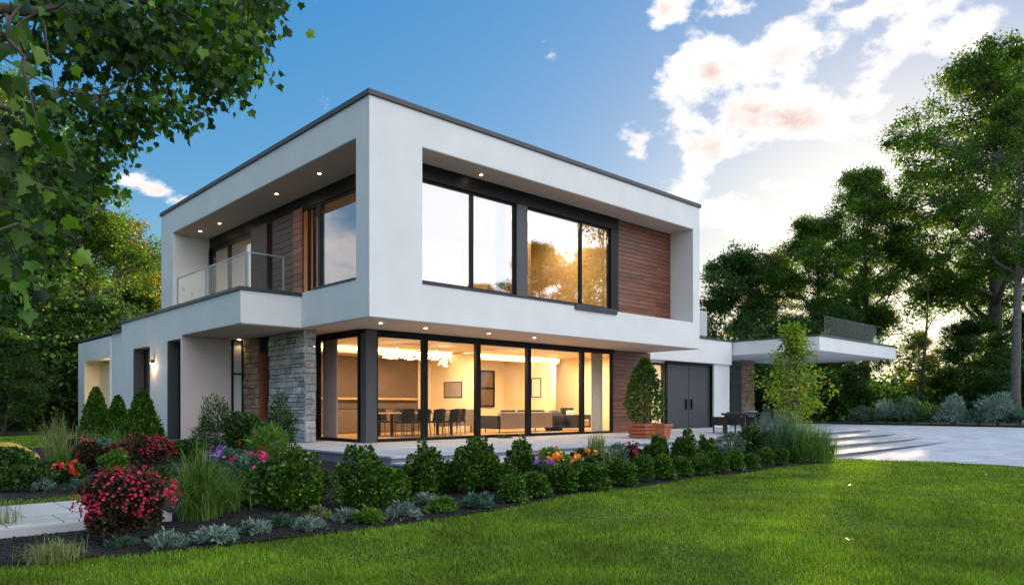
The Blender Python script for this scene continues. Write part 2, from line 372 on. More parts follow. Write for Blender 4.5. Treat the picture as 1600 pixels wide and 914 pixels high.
def foliage(name,rng,W,H,n,leaf,mat,tmpl=T_LEAF,parent=None,lump=.18,shell=.5,up=.5,D=None,base=0,loc=None):
    P,d=bush_pts(rng,W,H,n,lump,shell=shell,D=D,base=base)
    dirs=unit(d*.8+rng.normal(size=(n,3))*.55+np.array([0,0,up]));nr=unit(rng.normal(size=(n,3))*.6+d+np.array([0,0,.6]))
    V,i,t=cloud(P,dirs,nr,leaf*rng.uniform(.6,1.25,n),tmpl);return mesh_np(name,V,i,t,mat,parent,loc=loc)
def sprigs(name,rng,W,H,n,leaf,mat,tmpl=T_WIDE,parent=None,K=16,point=.75):
    """many upright pointed sprays growing from one base"""
    az=rng.uniform(0,6.283,K);q=np.sqrt((np.arange(K)+.5)/K);rr=q*W*.36;cx_,cy_=rr*np.cos(az),rr*np.sin(az);h=H*(1-.52*q**2)*rng.uniform(.82,1.05,K);w=W*rng.uniform(.19,.3,K)
    k=rng.integers(0,K,n);t=rng.random(n)**.75;a=rng.uniform(0,6.283,n);prof=np.interp(t,[0,.25,.6,1],[.8,1.05,.95,.3])*(rng.uniform(.25,1.,n)**.4)
    lean=.16*W*q[k]*t
    P=np.stack([cx_[k]+w[k]*prof*np.cos(a)+lean*np.cos(az[k]),cy_[k]+w[k]*prof*np.sin(a)+lean*np.sin(az[k]),.02+t*h[k]],1)
    d=np.stack([np.cos(a),np.sin(a),np.full(n,1.)],1)+rng.normal(size=(n,3))*.5
    V,i,tt=cloud(P,d,rng.normal(size=(n,3))*.7+np.stack([np.cos(a),np.sin(a),np.full(n,.4)],1),leaf*rng.uniform(.5,1.3,n),tmpl);return mesh_np(name,V,i,tt,mat,parent)
def stems(name,rng,W,H,k,rad,mat,parent):
    m=MB()
    for i in range(k):
        a=rng.uniform(0,6.28);r=W*.3*rng.random();m.tube([(rng.normal()*.03,rng.normal()*.03,-.05),(r*.4*math.cos(a),r*.4*math.sin(a),H*.3),(r*math.cos(a),r*math.sin(a),H*.75)],[rad,rad*.8,rad*.4],5)
    return m.build(name,mat,parent)
def blades(name,rng,H,W,n,width,mat,parent=None,droop=.5,baser=.12,seg=5,hv=.35,loc=None,up=0.):
    az=rng.uniform(0,2*np.pi,n);q0=rng.random(n);reach=W/2*1.15*q0**.6;L=H*rng.uniform(1-hv,1.15,n)*(1-.35*q0)
    b=np.stack([rng.normal(size=n)*baser,rng.normal(size=n)*baser,np.zeros(n)],1)
    t=np.linspace(0,1,seg+1)
    out=np.stack([np.cos(az),np.sin(az),np.zeros(n)],1);side=np.stack([-np.sin(az),np.cos(az),np.zeros(n)],1)
    V=np.zeros((n,seg+1,2,3))
    dr=droop*(reach/(W/2))**2*L*rng.uniform(.4,1.4,n)
    for j,tt in enumerate(t):
        p=b+out*(reach*(.35*tt+.65*tt**2))[:,None];p[:,2]=L*(1-(1-tt)**1.6)-dr*tt**3*.8
        w=width*(1-tt**1.7*.93)*(.6+.4*min(1,tt*5))
        V[:,j,0]=p-side*w/2;V[:,j,1]=p+side*w/2
    V[:,:,:,2]=np.maximum(V[:,:,:,2],.01)
    V=V.reshape(-1,3);base=np.arange(n)[:,None]*(2*(seg+1))
    q=np.array([[2*j,2*j+1,2*j+3,2*j+2] for j in range(seg)]).ravel()
    return mesh_np(name,V,(base+q[None,:]).ravel(),4,mat,parent,loc=loc)
def rosette(name,rng,W,H,n,leaf,mat,parent=None,tmpl=T_NARROW,loc=None):
    K=max(10,n//28);az=rng.uniform(0,2*np.pi,K);rr=(W/2)*.85*np.sqrt(rng.random(K));hh=H*.8*(1-(rr/(W/2))**2)*rng.uniform(.5,1,K)
    cs=np.stack([rr*np.cos(az),rr*np.sin(az),hh],1);ci=rng.integers(0,K,n)
    out=np.stack([np.cos(az),np.sin(az),np.full(K,1.1)],1)[ci]
    dirs=unit(out*.7+rng.normal(size=(n,3))*.55);P=cs[ci]+rng.normal(size=(n,3))*np.array([.02,.02,.02]);P[:,2]=np.maximum(P[:,2],.01)
    V,i,t=cloud(P,dirs,unit(rng.normal(size=(n,3))*.4+[0,0,1]),leaf*rng.uniform(.6,1.2,n),tmpl);V[:,2]=np.maximum(V[:,2],.004);return mesh_np(name,V,i,t,mat,parent,loc=loc)
def blossoms(name,rng,W,H,n,size,mat,parent=None,D=None,low=-.1,groups=0,base=0,loc=None):
    d=rnd_dir(rng,n*4);d=d[d[:,2]>low][:n]
    if groups:
        g=rnd_dir(rng,groups*4);g=g[g[:,2]>low+.1][:groups];d=unit(g[rng.integers(0,len(g),len(d))]+rng.normal(size=(len(d),3))*.16)
    n=len(d);D=D or W
    P=np.stack([d[:,0]*W/2,d[:,1]*D/2,H/2+base+d[:,2]*H/2],1)*rng.uniform(.86,1.1,(n,1))
    nr=unit(d+rng.normal(size=(n,3))*.5);s=unit(np.cross(nr,rng.normal(size=(n,3))))
    V,i,t=cloud(P,s,nr,size*rng.uniform(.7,1.3,n),T_FLOWER);return mesh_np(name,V,i,t,mat,parent,loc=loc)
# ------------------------------------------------------------------ trees
def tree_parts(rng,H,crown_z0,Rx,trunk_r,ncl,lpc,leaf,cr=.8,lobes=7,tmpl=T_WIDE,trunk_lean=.4,twig_sides=4,top=1.0):
    """returns MB trunk, leaf arrays; crown as many clusters at the ends of real limbs"""
    m=MB();tr=[];x=y=0
    nseg=9
    lean=rng.normal(size=2)*trunk_lean
    for i in range(nseg+1):
        t=i/nseg;tr.append(np.array([lean[0]*t+.18*math.sin(3*t+lean[1]*5),lean[1]*t+.18*math.cos(2.6*t+1)-.18*math.cos(1),t*H*.86-.2*(i==0)]))
    rad=[trunk_r*(1.25 if i==0 else 1)*(1-.86*i/nseg) for i in range(nseg+1)]
    m.tube(tr,rad,10)
    cz=(crown_z0+H)/2;hz=(H-crown_z0)/2
    L=[]
    for k in range(lobes):
        a=2.4*k+rng.uniform(-.5,.5);h=crown_z0+(H-crown_z0)*((k+.6)/lobes)*top
        prof=math.sin(math.pi*min(.97,max(.12,(h-crown_z0+hz*.25)/(2*hz*1.08))))**.7
        rr=Rx*prof*rng.uniform(.35,.85);L.append((np.array([rr*math.cos(a),rr*math.sin(a),h]),Rx*rng.uniform(.22,.4)*(.6+.5*prof)))
    L.append((np.array([lean[0],lean[1],H-Rx*.3]),Rx*.42))
    limbs=[]
    for c,r in L:
        zs=max(crown_z0*.75,min(H*.8,c[2]-Rx*.55*rng.uniform(.6,1.1)));ti=zs/(H*.86)*nseg;i0=int(min(nseg-1,ti));fr=min(1,ti-i0)
        s=tr[i0]*(1-fr)+tr[i0+1]*fr;r0=max(.05,trunk_r*(1-.86*ti/nseg)*.6)
        mid=s*.5+c*.5+np.array([rng.normal()*.25,rng.normal()*.25,-.12*np.linalg.norm(c-s)])
        pts=[s,s*.75+mid*.25+[0,0,-.0],mid,mid*.45+c*.55,c];m.tube(pts,[r0,r0*.85,r0*.65,r0*.45,r0*.25],7)
        limbs.append([(pts[i]*(1-q)+pts[i+1]*q) for i in range(1,4) for q in (0,.5)]+[c])
    P=[];D=[];S=[]
    for j in range(ncl):
        k=rng.integers(0,len(L));c,r=L[k];d=unit(rng.normal(size=3));d[2]*=.8
        cc=c+d*r*rng.uniform(.35,1.)**.6
        if cc[2]<crown_z0*.8:cc[2]=crown_z0*.8+rng.random()
        lp=limbs[k];q=lp[int(np.argmin([np.linalg.norm(p-cc)+.25*rng.random() for p in lp]))]
        m.tube([q,(q+cc)/2+[0,0,.08],cc],[.035*H/16+.01,.02,.01],twig_sides,cap=False)
        n=int(lpc*rng.uniform(.6,1.4));e=rng.normal(size=(n,3))*np.array([.5,.5,.34])*cr*rng.uniform(.7,1.3)
        P.append(cc+e);D.append(unit(e+d*.3+rng.normal(size=(n,3))*.4+[0,0,-.15]));
    P=np.concatenate(P);D=np.concatenate(D);n=len(P)
    V,i,t=cloud(P,D,unit(rng.normal(size=(n,3))*.8+[0,0,1]),leaf*rng.uniform(.6,1.3,n),tmpl)
    return m,(V,i,t)
def tree_proto(seed,label,cat,mat,bark,**k):
    rng=np.random.default_rng(seed);m,(V,i,t)=tree_parts(rng,**k)
    r=thing('broadleaf_tree',label,cat);m.build('trunk',bark,r,smooth=True);mesh_np('crown',V,i,t,mat,r);return r
#=====================================================================================================
# SETTING
#=====================================================================================================
def grid(name,xs,ys,zf,mat):
    X,Y=np.meshgrid(xs,ys);Z=zf(X,Y);V=np.stack([X,Y,Z],-1).reshape(-1,3);nx=len(xs);ny=len(ys)
    i,j=np.meshgrid(np.arange(nx-1),np.arange(ny-1));a=(j*nx+i).ravel();q=np.stack([a,a+1,a+1+nx,a+nx],1)
    return mesh_np(name,V,q.ravel(),4,mat,smooth=True)
xs=np.concatenate([[-900,-500,-300,-180,-110,-70,-50,-35,-25],np.arange(-18,36,.3),[38,42,50,65,90,130,200,320,550,900]])
ys=np.concatenate([[-900,-500,-300,-180,-110,-70,-50,-35,-25],np.arange(-18,24,.3),[26,30,36,45,60,85,120,180,300,550,900]])
struct(grid('ground',xs,ys,hG,'forest_floor'))
# front lawn sheet
def strip(name,X,y0f,y1f,zf,mat,n=14):
    V=[];
    for x in X:
        a,b=y0f(x),y1f(x)
        for k in range(n+1):
            y=a+(b-a)*k/n;V.append((x,y,zf(x,y)))
    q=[]
    for i in range(len(X)-1):
        for k in range(n):
            a=i*(n+1)+k;q+=[a,a+n+1,a+n+2,a+1]
    return mesh_np(name,V,q,4,mat,smooth=True)
def drive_edge(y):return 11.5+(-6.5-y)*.13
struct(strip('lawn',list(np.arange(-30,11.4,.4))+[11.5],lambda x:-40,lambda x:yf(x)+.04,lambda x,y:-.49,'lawn_soil',6))
def dz(x,y):
    return float(hG(np.float64(x),np.float64(y)))+.035+.02*math.sin(x*2.3+y*1.1)*math.sin(y*1.9)
def backb(x):return -4.86 if x<-1.3 else (-3.93 if x>-.9 else -4.86+(x+1.3)/.4*.93)
bedm=strip('flower_bed',list(np.arange(-14,11.4,.2))+[11.4],yf,backb,dz,'mulch',18);struct(bedm)
def hb(x,y):return float(hG(np.float64(x),np.float64(y)))+.03
struct(strip('flower_bed',list(np.arange(-9.6,-6.1,.2))+[-6.1],lambda x:-1.95,lambda x:1.1,hb,'mulch',10))
struct(strip('flower_bed',list(np.arange(-6.1,-1.2,.2))+[-1.13],lambda x:-4.85,lambda x:7.6,hb,'mulch',30))
struct(strip('lawn',list(np.arange(-24,-6.1,.4))+[-6.1],lambda x:-2.8,lambda x:-1.95,lambda x,y:hb(x,y)-.01,'lawn_soil',4))
struct(strip('lawn',list(np.arange(-24,-6.1,.4))+[-6.1],lambda x:1.1 if x>-9.6 else -1.95,lambda x:18,lambda x,y:hb(x,y)-.01,'lawn_soil',14))
struct(strip('lawn',list(np.arange(-6.1,-1.8,.4))+[-1.75],lambda x:7.6,lambda x:22,lambda x,y:hb(x,y)-.01,'lawn_soil',14))
# drive: a gently rising sheet
dV=[];ysd=np.concatenate([np.linspace(-60,-7,40),np.arange(-6.5,14,.5)]);nn=44
for y in ysd:
    x0=drive_edge(y) if y<-6 else 11.5
    for k in range(nn+1):
        x=x0+(31-x0)*k/nn;dV.append((x,y,float(drive_z(x,y))))
q=[]
for j in range(len(ysd)-1):
    for k in range(nn):
        a=j*(nn+1)+k;q+=[a,a+1,a+nn+2,a+nn+1]
struct(mesh_np('driveway',dV,q,4,'drive_pave',smooth=True))
# terrace and long steps
m=solid([(-1.12,23.5,-2.6,14,-.05,0)],[]);struct(m.build('terrace','terrace_pave',bevel=.008))
m=solid([(-1.08,23.46,-2.55,13.9,-.62,-.051)],[]);struct(m.build('terrace_base','riser',bevel=.004))
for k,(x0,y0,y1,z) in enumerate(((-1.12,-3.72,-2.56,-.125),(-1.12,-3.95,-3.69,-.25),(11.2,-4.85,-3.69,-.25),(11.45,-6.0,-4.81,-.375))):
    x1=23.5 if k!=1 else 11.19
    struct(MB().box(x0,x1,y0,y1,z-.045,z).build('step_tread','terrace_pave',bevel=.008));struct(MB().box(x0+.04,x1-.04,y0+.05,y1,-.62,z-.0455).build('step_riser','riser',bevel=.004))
m=solid([(-24,-6.0,-4.85,-2.82,-.62,-.345)],[]);struct(m.build('garden_path','path_pave',bevel=.015))
m=MB();m.box(-24,-5.97,-4.93,-4.855,-.52,-.36);struct(m.build('path_edging','stucco_grey',bevel=.01))
#=====================================================================================================
# HOUSE
#=====================================================================================================
house=thing('modern_house','white flat-roofed two-storey house with cantilevered upper box, big glass fronts and stone entry','house')
BX,BY,Z0,Z1=14.1,14.9,3.1,8.3
shell=solid([(0,BX,0,BY,Z0,Z1)],[(1.53,13.67,-1,1.2,4.04,7.45),(-1,1.5,.6,13.58,4.04,7.45),(1.5,13.67,1.2,14.6,4.04,7.5),(1.53,BX-.5,2.6,14.,3.1-.2,3.12)])
shell.build('upper_wall','stucco',house,bevel=.012)
m=solid([(-.05,BX+.05,-.05,BY+.05,Z1,Z1+.13)],[(.25,BX-.25,.25,BY-.25,Z1+.05,9)]);m.build('roof_coping','coping',house,bevel=.01)
# soffits in loggias (warm plaster), 3 mm proud
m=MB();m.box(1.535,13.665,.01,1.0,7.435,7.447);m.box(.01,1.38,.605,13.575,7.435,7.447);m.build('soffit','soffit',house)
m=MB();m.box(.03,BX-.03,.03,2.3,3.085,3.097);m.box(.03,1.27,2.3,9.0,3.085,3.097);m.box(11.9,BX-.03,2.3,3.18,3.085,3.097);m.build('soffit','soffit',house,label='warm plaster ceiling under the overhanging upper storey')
# side vent box on the right end
m=MB();m.box(14.1,14.75,.08,.5,3.62,4.55);m.build('vent_box','stucco_grey',house,bevel=.02)
# wing (balcony volume, porch, low wing to the left)
wing=solid([(-1.66,0,3.38,13.86,3.1,3.94),(-1.66,1.3,7.7,13.86,-.4,3.1),(-1.60,1.3,13.86,15.4,-.4,3.68),(-1.66,1.3,15.4,20.3,-.4,3.62),(0,1.3,13.86,14.5,3.1,3.1)],
 [(-2,-1.1,7.76,8.96,-.5,3.0),(-2,-1.1,10.65,12.48,.0,2.96),(-2,-.9,15.45,19.22,.25,2.82),(-1.2,1.0,8.2,13.2,.1,3.0)])
wing.build('wing_wall','stucco',house,bevel=.01)
m=solid([(-1.71,.0,3.33,13.9,3.94,4.03)],[(-1.45,.1,3.6,13.6,3.99,4.1)]);m.box(-1.71,1.35,13.93,20.35,3.685,3.75);m.build('wing_coping','coping',house,bevel=.008)
m=MB();m.box(-1.64,1.25,3.40,7.69,3.084,3.097);m.build('porch_ceiling','soffit',house)
m=MB();m.box(-1.655,-.18,7.68,7.697,-.05,3.08);m.build('porch_wall','pink_white',house,label='blush plaster wall at the back of the porch')
m=MB();m.box(-1.095,-1.08,15.46,19.21,.26,2.81);m.box(-1.64,-1.1,19.2,19.215,.26,2.81);m.build('niche_lining','inner_wall',house)
light('AREA',(-1.35,16.2,2.75),16,size=.25,sizey=1.2,rot=(0,math.radians(-12),0),parent=house)
# tall wing windows
def window(parent,x0,x1,y0,y1,z0,z1,axis,mull=(),fw=.05,dep=.07,glass='glass_low',frame='frame',plane=None,trans=()):
    """axis 1: lies in a Y=plane, spans x0..x1 ; axis 0: lies in X=plane, spans y0..y1"""
    m=MB();g=MB()
    a0,a1=(x0,x1) if axis==1 else (y0,y1)
    def bx(a,b,c,d,mm=m,dd=dep):
        if axis==1:mm.box(a,b,plane-dd/2,plane+dd/2,c,d)
        else:mm.box(plane-dd/2,plane+dd/2,a,b,c,d)
    bx(a0,a1,z0,z0+fw);bx(a0,a1,z1-fw,z1);bx(a0,a0+fw,z0+fw,z1-fw);bx(a1-fw,a1,z0+fw,z1-fw)
    for k in mull:bx(k-fw/2,k+fw/2,z0+fw,z1-fw)
    for k in trans:
        es=[a0+fw]+[v for q in mull for v in (q-fw/2,q+fw/2)]+[a1-fw]
        for i in range(0,len(es),2):bx(es[i],es[i+1],k-fw/2,k+fw/2)
    es=[a0+fw]+[v for q in mull for v in (q-fw/2,q+fw/2)]+[a1-fw]
    for i in range(0,len(es),2):bx(es[i]+.001,es[i+1]-.001,z0+fw+.001,z1-fw-.001,g,.008)
    w=m.build('window',frame,parent,bevel=.004,seg=1);g.build('pane',glass,w);return w
window(house,0,0,7.78,8.94,-.02,2.98,0,(8.4,),.08,plane=-1.3)
m=MB();m.box(-1.655,-1.2,8.9,8.957,-.02,2.98);m.build('reveal','post_grey',house)
window(house,0,0,10.67,12.46,.02,2.94,0,(11.3,),.09,plane=-1.3)
m=MB();m.box(-1.655,-1.2,12.4,12.475,.02,2.94);m.build('reveal','post_grey',house)
m=MB();m.box(-1.1,1.,8.21,13.2,.02,.06);m.build('inner_floor','inner_brown',house)
# sconce
sc=thing('wall_sconce','small black wall lamp glowing warm beside the tall dark window of the low wing','wall lamp',(-1.66,10.2,2.42))
m=MB();m.box(-.09,0,-.05,.05,-.05,.07);m.build('lamp_body','black',sc,bevel=.01)
m=MB();m.lathe([(.02,-.10),(.05,-.055),(.05,-.05)],(-.07,0,0),12);m.build('lamp_shade','lamp_glow',sc)
light('POINT',(-1.8,10.2,2.26),5,(1,.55,.22),.03)
# glazing, ground floor front (plane Y=2.35)
Yg=2.35
posts=[1.30,3.26,5.31,7.50,10.20,11.90]
m=MB();m.box(1.30-.02,1.62,Yg-.14,Yg+.16,0,3.08);m.build('corner_post','post_grey',house,bevel=.008)
m=MB();m.box(1.27,11.95,Yg-.1,Yg+.1,2.98,3.083);m.box(1.2,1.4,2.46,6.0,2.98,3.083);m.build('header_beam','frame',house)
for a,b in ((1.62,3.30),(3.31,5.32),(5.33,7.52),(7.53,10.2),(10.21,11.9)):
    window(house,a,b,0,0,0.01,2.98,1,(),.085 if a<10 else .07,.14,plane=Yg)
# glass left face X=1.3
window(house,0,0,2.52,4.9,.01,2.98,0,(),.08,.12,plane=1.3)
window(house,0,0,4.91,6.0,.01,2.98,0,(),.08,.12,plane=1.3)
# ground floor structure: stone slab with door and side light
def stonewall(y0,y1,z0,z1,xp,seed,name,mat,parent,end_y=False,ax=0):
    rr=random.Random(seed);m=MB();z=z0
    while z<z1-.02:
        h=min(rr.choice([.09,.12,.14,.17,.2]),z1-z);
        if z1-z-h<.05:h=z1-z
        y=y0-0.0;first=True
        while y<y1-.01:
            l=rr.uniform(.16,.5)*(1.2 if h>.13 else .9)
            if y1-y-l<.14:l=y1-y
            g=.007;p=rr.uniform(.0,.045)
            jit=lambda s=.008:rr.uniform(-s,s)
            a,b=y+g,y+l-g;c,d=z+g,z+h-g;ed=y0-p*.8 if (y==y0 and end_y) else a
            P=[]
            for (zz,xx,yy) in ((c,-p,0),(c,-p,1),(c,.06,1),(c,.06,0),(d,-p,0),(d,-p,1),(d,.06,1),(d,.06,0)):
                Y=(a if yy==0 else b)+jit();
                if yy==0 and y==y0 and end_y:Y=y0-.02+jit()
                w=(xp+xx+jit(),Y,zz+jit(.005))
                if ax==1:w=(w[1],w[0],w[2])
                P.append(w)
            m.hexa(P);y+=l
        z+=h
    return m.build(name,mat,parent,bevel=.012,seg=2)
stonewall(3.62,5.83,0,3.08,.22,3,'stone_wall','ledge_stone',house,True)
stonewall(6.62,7.68,0,3.08,.22,4,'stone_wall','brown_warmlit_stone',house).__setitem__('label','stone strip left of the entrance door, warm light painted as brown')  # brown tone is warm light put into the stone colour
m=MB();m.box(.25,.5,3.66,5.82,0,3.08);m.box(.25,.5,6.63,7.7,0,3.08);m.box(.5,1.25,6.02,6.3,0,3.08);m.build('stone_backing','mortar',house)
rr=random.Random(5);m=MB();z=0
while z<3.0:
    h=rr.choice([.14,.2,.26,.31]);h=min(h,3.08-z);m.box(.2+rr.uniform(-.03,.03),.53,3.57+rr.uniform(-.02,.02),3.64,z+.006,z+h-.006);z+=h
m.build('stone_quoin','ledge_stone',house,bevel=.012)
# door
m=MB();m.box(.42,.5,5.95,6.5,.02,2.6);d=m.build('door','doorwood',house,bevel=.006)
m=MB();m.tube([(.36,6.02,.8),(.36,6.02,1.7)],.014,8);m.tube([(.43,6.02,.85),(.36,6.02,.85)],.01,6);m.tube([(.43,6.02,1.65),(.36,6.02,1.65)],.01,6);m.build('door_handle','steel',d,smooth=True)
m=MB();m.box(.3,.52,5.84,5.94,0,3.08);m.box(.3,.52,5.94,6.62,2.62,3.08);m.build('door_frame','frame',house)
m=MB();m.box(.26,.52,6.5,6.615,0,2.62);m.build('door_jamb','siding_red',house)
MB().box(-.17,.2,7.72,7.76,0,3.06).build('dark_backing','dark_fabric',house)  # added dark sheet, keeps the lit room out of the side window
window(house,-.17,.2,0,0,.02,3.06,1,(),.05,.08,plane=7.66,trans=(2.0,))
# right wood panel (ground floor) & right low wing
def boards(parent,axis,a0,a1,z0,z1,plane,mat,h=.145,dep=.03,name='wood_siding',seed=1,label=None,back='black'):
    rr=random.Random(seed);m=MB();z=z0
    while z<z1-.02:
        t=min(z+h-.01,z1)
        cuts=[a0]
        x=a0+rr.uniform(1.2,2.8)
        while x<a1-.6:cuts.append(x);x+=rr.uniform(1.6,3.)
        cuts.append(a1)
        for i in range(len(cuts)-1):
            o=rr.uniform(-.0025,.0025);lo=cuts[i]+.002;hi=cuts[i+1]-.002
            if axis==1:m.box(lo,hi,plane-dep+o,plane,z,t)
            else:m.box(plane-dep+o,plane,lo,hi,z,t)
        z+=h
    w=m.build(name,mat,parent,bevel=.004,seg=1)
    if label:w['label']=label
    b=MB()
    if axis==1:b.box(a0-.001,a1+.001,plane+.001,plane+.03,z0,z1)
    else:b.box(plane+.001,plane+.03,a0-.001,a1+.001,z0,z1)
    b.build('siding_backing',back,w);return w
boards(house,1,11.96,14.28,0.0,3.08,2.36,'siding_x',label='reddish brown board siding beside the ground floor glazing',seed=2)
boards(house,1,10.52,13.66,4.05,7.43,1.0,'siding_x',label='reddish brown board siding in the upper loggia',seed=3)
low=solid([(14.3,22.,3.2,9,2.95,4.04),(14.3,22.,3.55,9,-.4,2.95),(20.62,22.,3.32,3.55,-.4,2.95)],[(14.6,16.95,3.0,8.5,.1,2.85),(17.0,20.6,3.0,4.2,-.1,2.85)])
low.build('side_wing_wall','stucco',house,bevel=.01)
m=MB();m.box(14.2,22.04,3.15,9,4.045,4.12);m.build('side_wing_coping','coping',house,bevel=.006)
m=solid([(15.,22.,4.6,9,4.12,5.25)],[]);m.build('side_wing_parapet','stucco',house,bevel=.01)
m=MB();m.box(14.95,22.05,4.55,9,5.252,5.31);m.build('parapet_coping','stucco_grey',house)
m=MB();m.box(17.02,18.79,3.52,3.58,.01,2.84);d=m.build('door','door_grey',house,bevel=.006,label='grey double garage-style door leaf, left');m=MB();m.box(18.55,18.62,3.44,3.52,.85,1.3);m.build('door_handle','black',d)
m=MB();m.box(18.82,20.57,3.52,3.58,.01,2.84);d=m.build('door','door_grey',house,bevel=.006,label='grey double door leaf beside the white pier');m=MB();m.box(18.98,19.05,3.44,3.52,.85,1.3);m.build('door_handle','black',d)
m=MB();m.box(16.96,17.01,3.4,3.6,0,2.86);m.box(20.575,20.618,3.4,3.6,0,2.86);m.box(17.01,20.575,3.4,3.6,2.85,2.93);m.build('door_frame','frame',house)
window(house,14.62,16.94,0,0,.02,2.84,1,(16.0,),.09,.1,plane=3.6)
m=MB();m.box(14.6,16.9,5.4,5.5,0,2.9);m.build('inner_wall','inner_wall',house)
light('AREA',(15.7,4.7,2.7),30,size=.6,parent=house)
# upper front windows (plane Y=1.05)
m=MB();m.box(1.5,10.5,.93,1.17,7.03,7.434);m.box(10.12,10.52,.95,1.15,4.05,7.03);m.build('header_beam','frame',house)
m=MB();m.box(5.68,6.13,.94,1.16,4.3,7.03);m.build('window_post','post_grey',house,bevel=.006)
Yu=1.06
for a,b in ((1.55,3.99),(4.0,5.675),(6.135,8.64),(8.65,10.115)):
    window(house,a,b,0,0,4.3,7.025,1,(),.05,.1,glass='glass_up',plane=Yu)
m=MB();m.box(1.5,10.5,.96,1.16,4.05,4.295);m.build('sill_wall','frame',house)
m=MB();m.box(1.53,7.2,-.03,.12,4.045,4.09);m.box(7.2,9.2,-.06,.16,3.93,4.09);m.build('window_sill','coping',house,bevel=.006)
# loggia left back wall (plane X=1.42)
m=MB();m.box(1.34,1.5,1.0,13.57,7.03,7.434);m.build('header_beam','frame',house)
m=MB();m.box(1.36,1.5,1.0,5.7,4.05,4.3);m.box(1.36,1.5,1.0,1.25,4.3,7.03);m.build('sill_wall','frame',house)
window(house,0,0,1.26,4.88,4.3,7.025,0,(),.06,.1,glass='glass_up',plane=1.42)
window(house,0,0,5.02,5.7,4.3,7.025,0,(5.34,),.06,.1,glass='glass_low',plane=1.42)
MB().box(1.36,1.5,4.885,5.015,4.3,7.03).build('window_post','frame',house);MB().box(1.3,1.5,13.43,13.57,4.05,7.03).build('window_post','frame',house)
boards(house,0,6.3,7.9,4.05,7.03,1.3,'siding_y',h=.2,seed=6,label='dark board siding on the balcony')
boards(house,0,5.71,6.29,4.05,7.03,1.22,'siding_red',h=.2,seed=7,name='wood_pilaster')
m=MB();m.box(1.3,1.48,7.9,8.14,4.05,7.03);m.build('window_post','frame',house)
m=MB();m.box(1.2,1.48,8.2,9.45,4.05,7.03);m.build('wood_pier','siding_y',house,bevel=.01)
window(house,0,0,9.5,13.4,4.06,7.02,0,(11.8,),.12,.12,glass='glass_up',plane=1.42)
m=MB();m.box(.3,.34,1,2,4.0,4.02)
m=MB();m.box(-.03,.16,.62,2.75,4.045,4.09);m.build('window_sill','coping',house,bevel=.006)
# balcony glass rail
rail=MB();gl=MB();pp=[(-1.3,9.1),(-1.3,6.7),(-1.3,3.9)];
for i in range(2):
    (xa,ya),(xb,yb)=pp[i],pp[i+1];gl.box(xa-.006,xa+.006,yb+.03,ya-.03,4.06,4.98)
    rail.box(xa-.02,xa+.02,yb,ya-.0005*i,4.99,5.02)
gl.box(-1.26,-.35,3.77,3.782,4.06,4.98);rail.box(-1.279,-.3,3.75,3.79,4.99,5.02)
for x,y in pp+[(-1.3,3.78),(-.32,3.78)]:rail.box(x-.018,x+.018,y-.018,y+.018,4.0,4.989)
rl=rail.build('balcony_railing','steel',house);gl.build('railing_glass','glass_rail',rl)
# canopy with stone pier
can=thing('entrance_canopy','flat white cantilevered canopy roof with glass railing on top, right of the house','canopy',(22.1,-.95,0))
m=MB();m.box(0,9.2,0,6.4,3.42,4.05);m.build('canopy_slab','stucco',can,bevel=.015)
m=MB();m.box(-.04,9.24,-.04,6.44,4.052,4.13);m.build('canopy_coping','coping',can,bevel=.008)
g=MB();r_=MB()
for a in (1.0,3.3,5.6):g.box(a+.02,a+2.26,.2,.212,4.14,5.0)
r_.box(.985,7.915,.194,.216,5.0,5.018)
for a in (1.0,3.3,5.6,7.9):r_.box(a-.012,a+.012,.194,.216,4.131,5.0)
w=r_.build('canopy_railing','post_grey',can);g.build('railing_glass','glass_canopy',w)
m=MB();m.box(3.55,4.75,5.65,6.3,-.1,3.3);m.build('pier_core','mortar',can)
stonewall(3.5,4.8,-.05,3.42,5.62,9,'stone_pier','brown_warmlit_stone',can,ax=1)
# downlights
def downlight(u,v,z,pw=3,rim='white'):
    p=PZ(u,v,z);m=MB();m.lathe([(.055,-.012),(.055,0)],(p[0],p[1],z),14);o=m.build('downlight','white',house);m=MB();m.lathe([(.04,-.018),(.04,-.0125)],(p[0],p[1],z),14);m.build('downlight_lens','lamp_glow',o)
    l=light('SPOT',(p[0],p[1],z-.03),pw,(1,.62,.3),parent=house)
for u,v in ((499,271),(432,303),(343,349),(313,361),(752,273)):downlight(u,v,7.434,14)
for u,v in ((595,504),(665,512),(764,520.5),(835,527)):downlight(u,v,3.084,12)
for u,v in ((324,529),(374,530)):downlight(u,v,3.083,25)
# ---- interiors (parts of the house)
m=MB();m.box(1.4,14.0,2.5,8.4,.005,.03);m.build('inner_floor','inner_floor',house)
m=MB();m.box(1.38,14.0,2.46,8.4,3.03,3.075);m.build('inner_ceiling','inner_ceiling',house)
m=MB();m.box(1.4,14.0,8.3,8.4,.03,3.03);m.box(13.9,14.0,2.5,8.3,.03,3.03);m.box(1.4,1.5,6.05,8.3,.03,3.03);m.build('inner_wall','inner_wall',house)
m=MB();m.box(3.0,7.3,8.2,8.29,.9,2.78);m.build('wall_panel','inner_brown',house,bevel=.01)
m=MB();m.box(3.0,7.3,8.05,8.29,.05,.88);m.build('wall_panel','inner_brown',house,bevel=.01)
m=MB();m.box(3.0,7.2,8.0,8.2,1.22,1.3);m.build('wall_shelf','tabletop',house,bevel=.01)
m=MB();m.box(8.0,8.2,5.6,8.29,.03,2.95);m.build('partition','inner_wall',house)
m=MB();m.box(11.9,12.1,5.4,8.29,.03,2.85);m.build('partition','inner_wall',house)
window(house,8.9,11.3,0,0,.95,2.5,1,(9.7,10.5),.07,.08,plane=8.24,trans=(1.75,),glass='inner_brown')
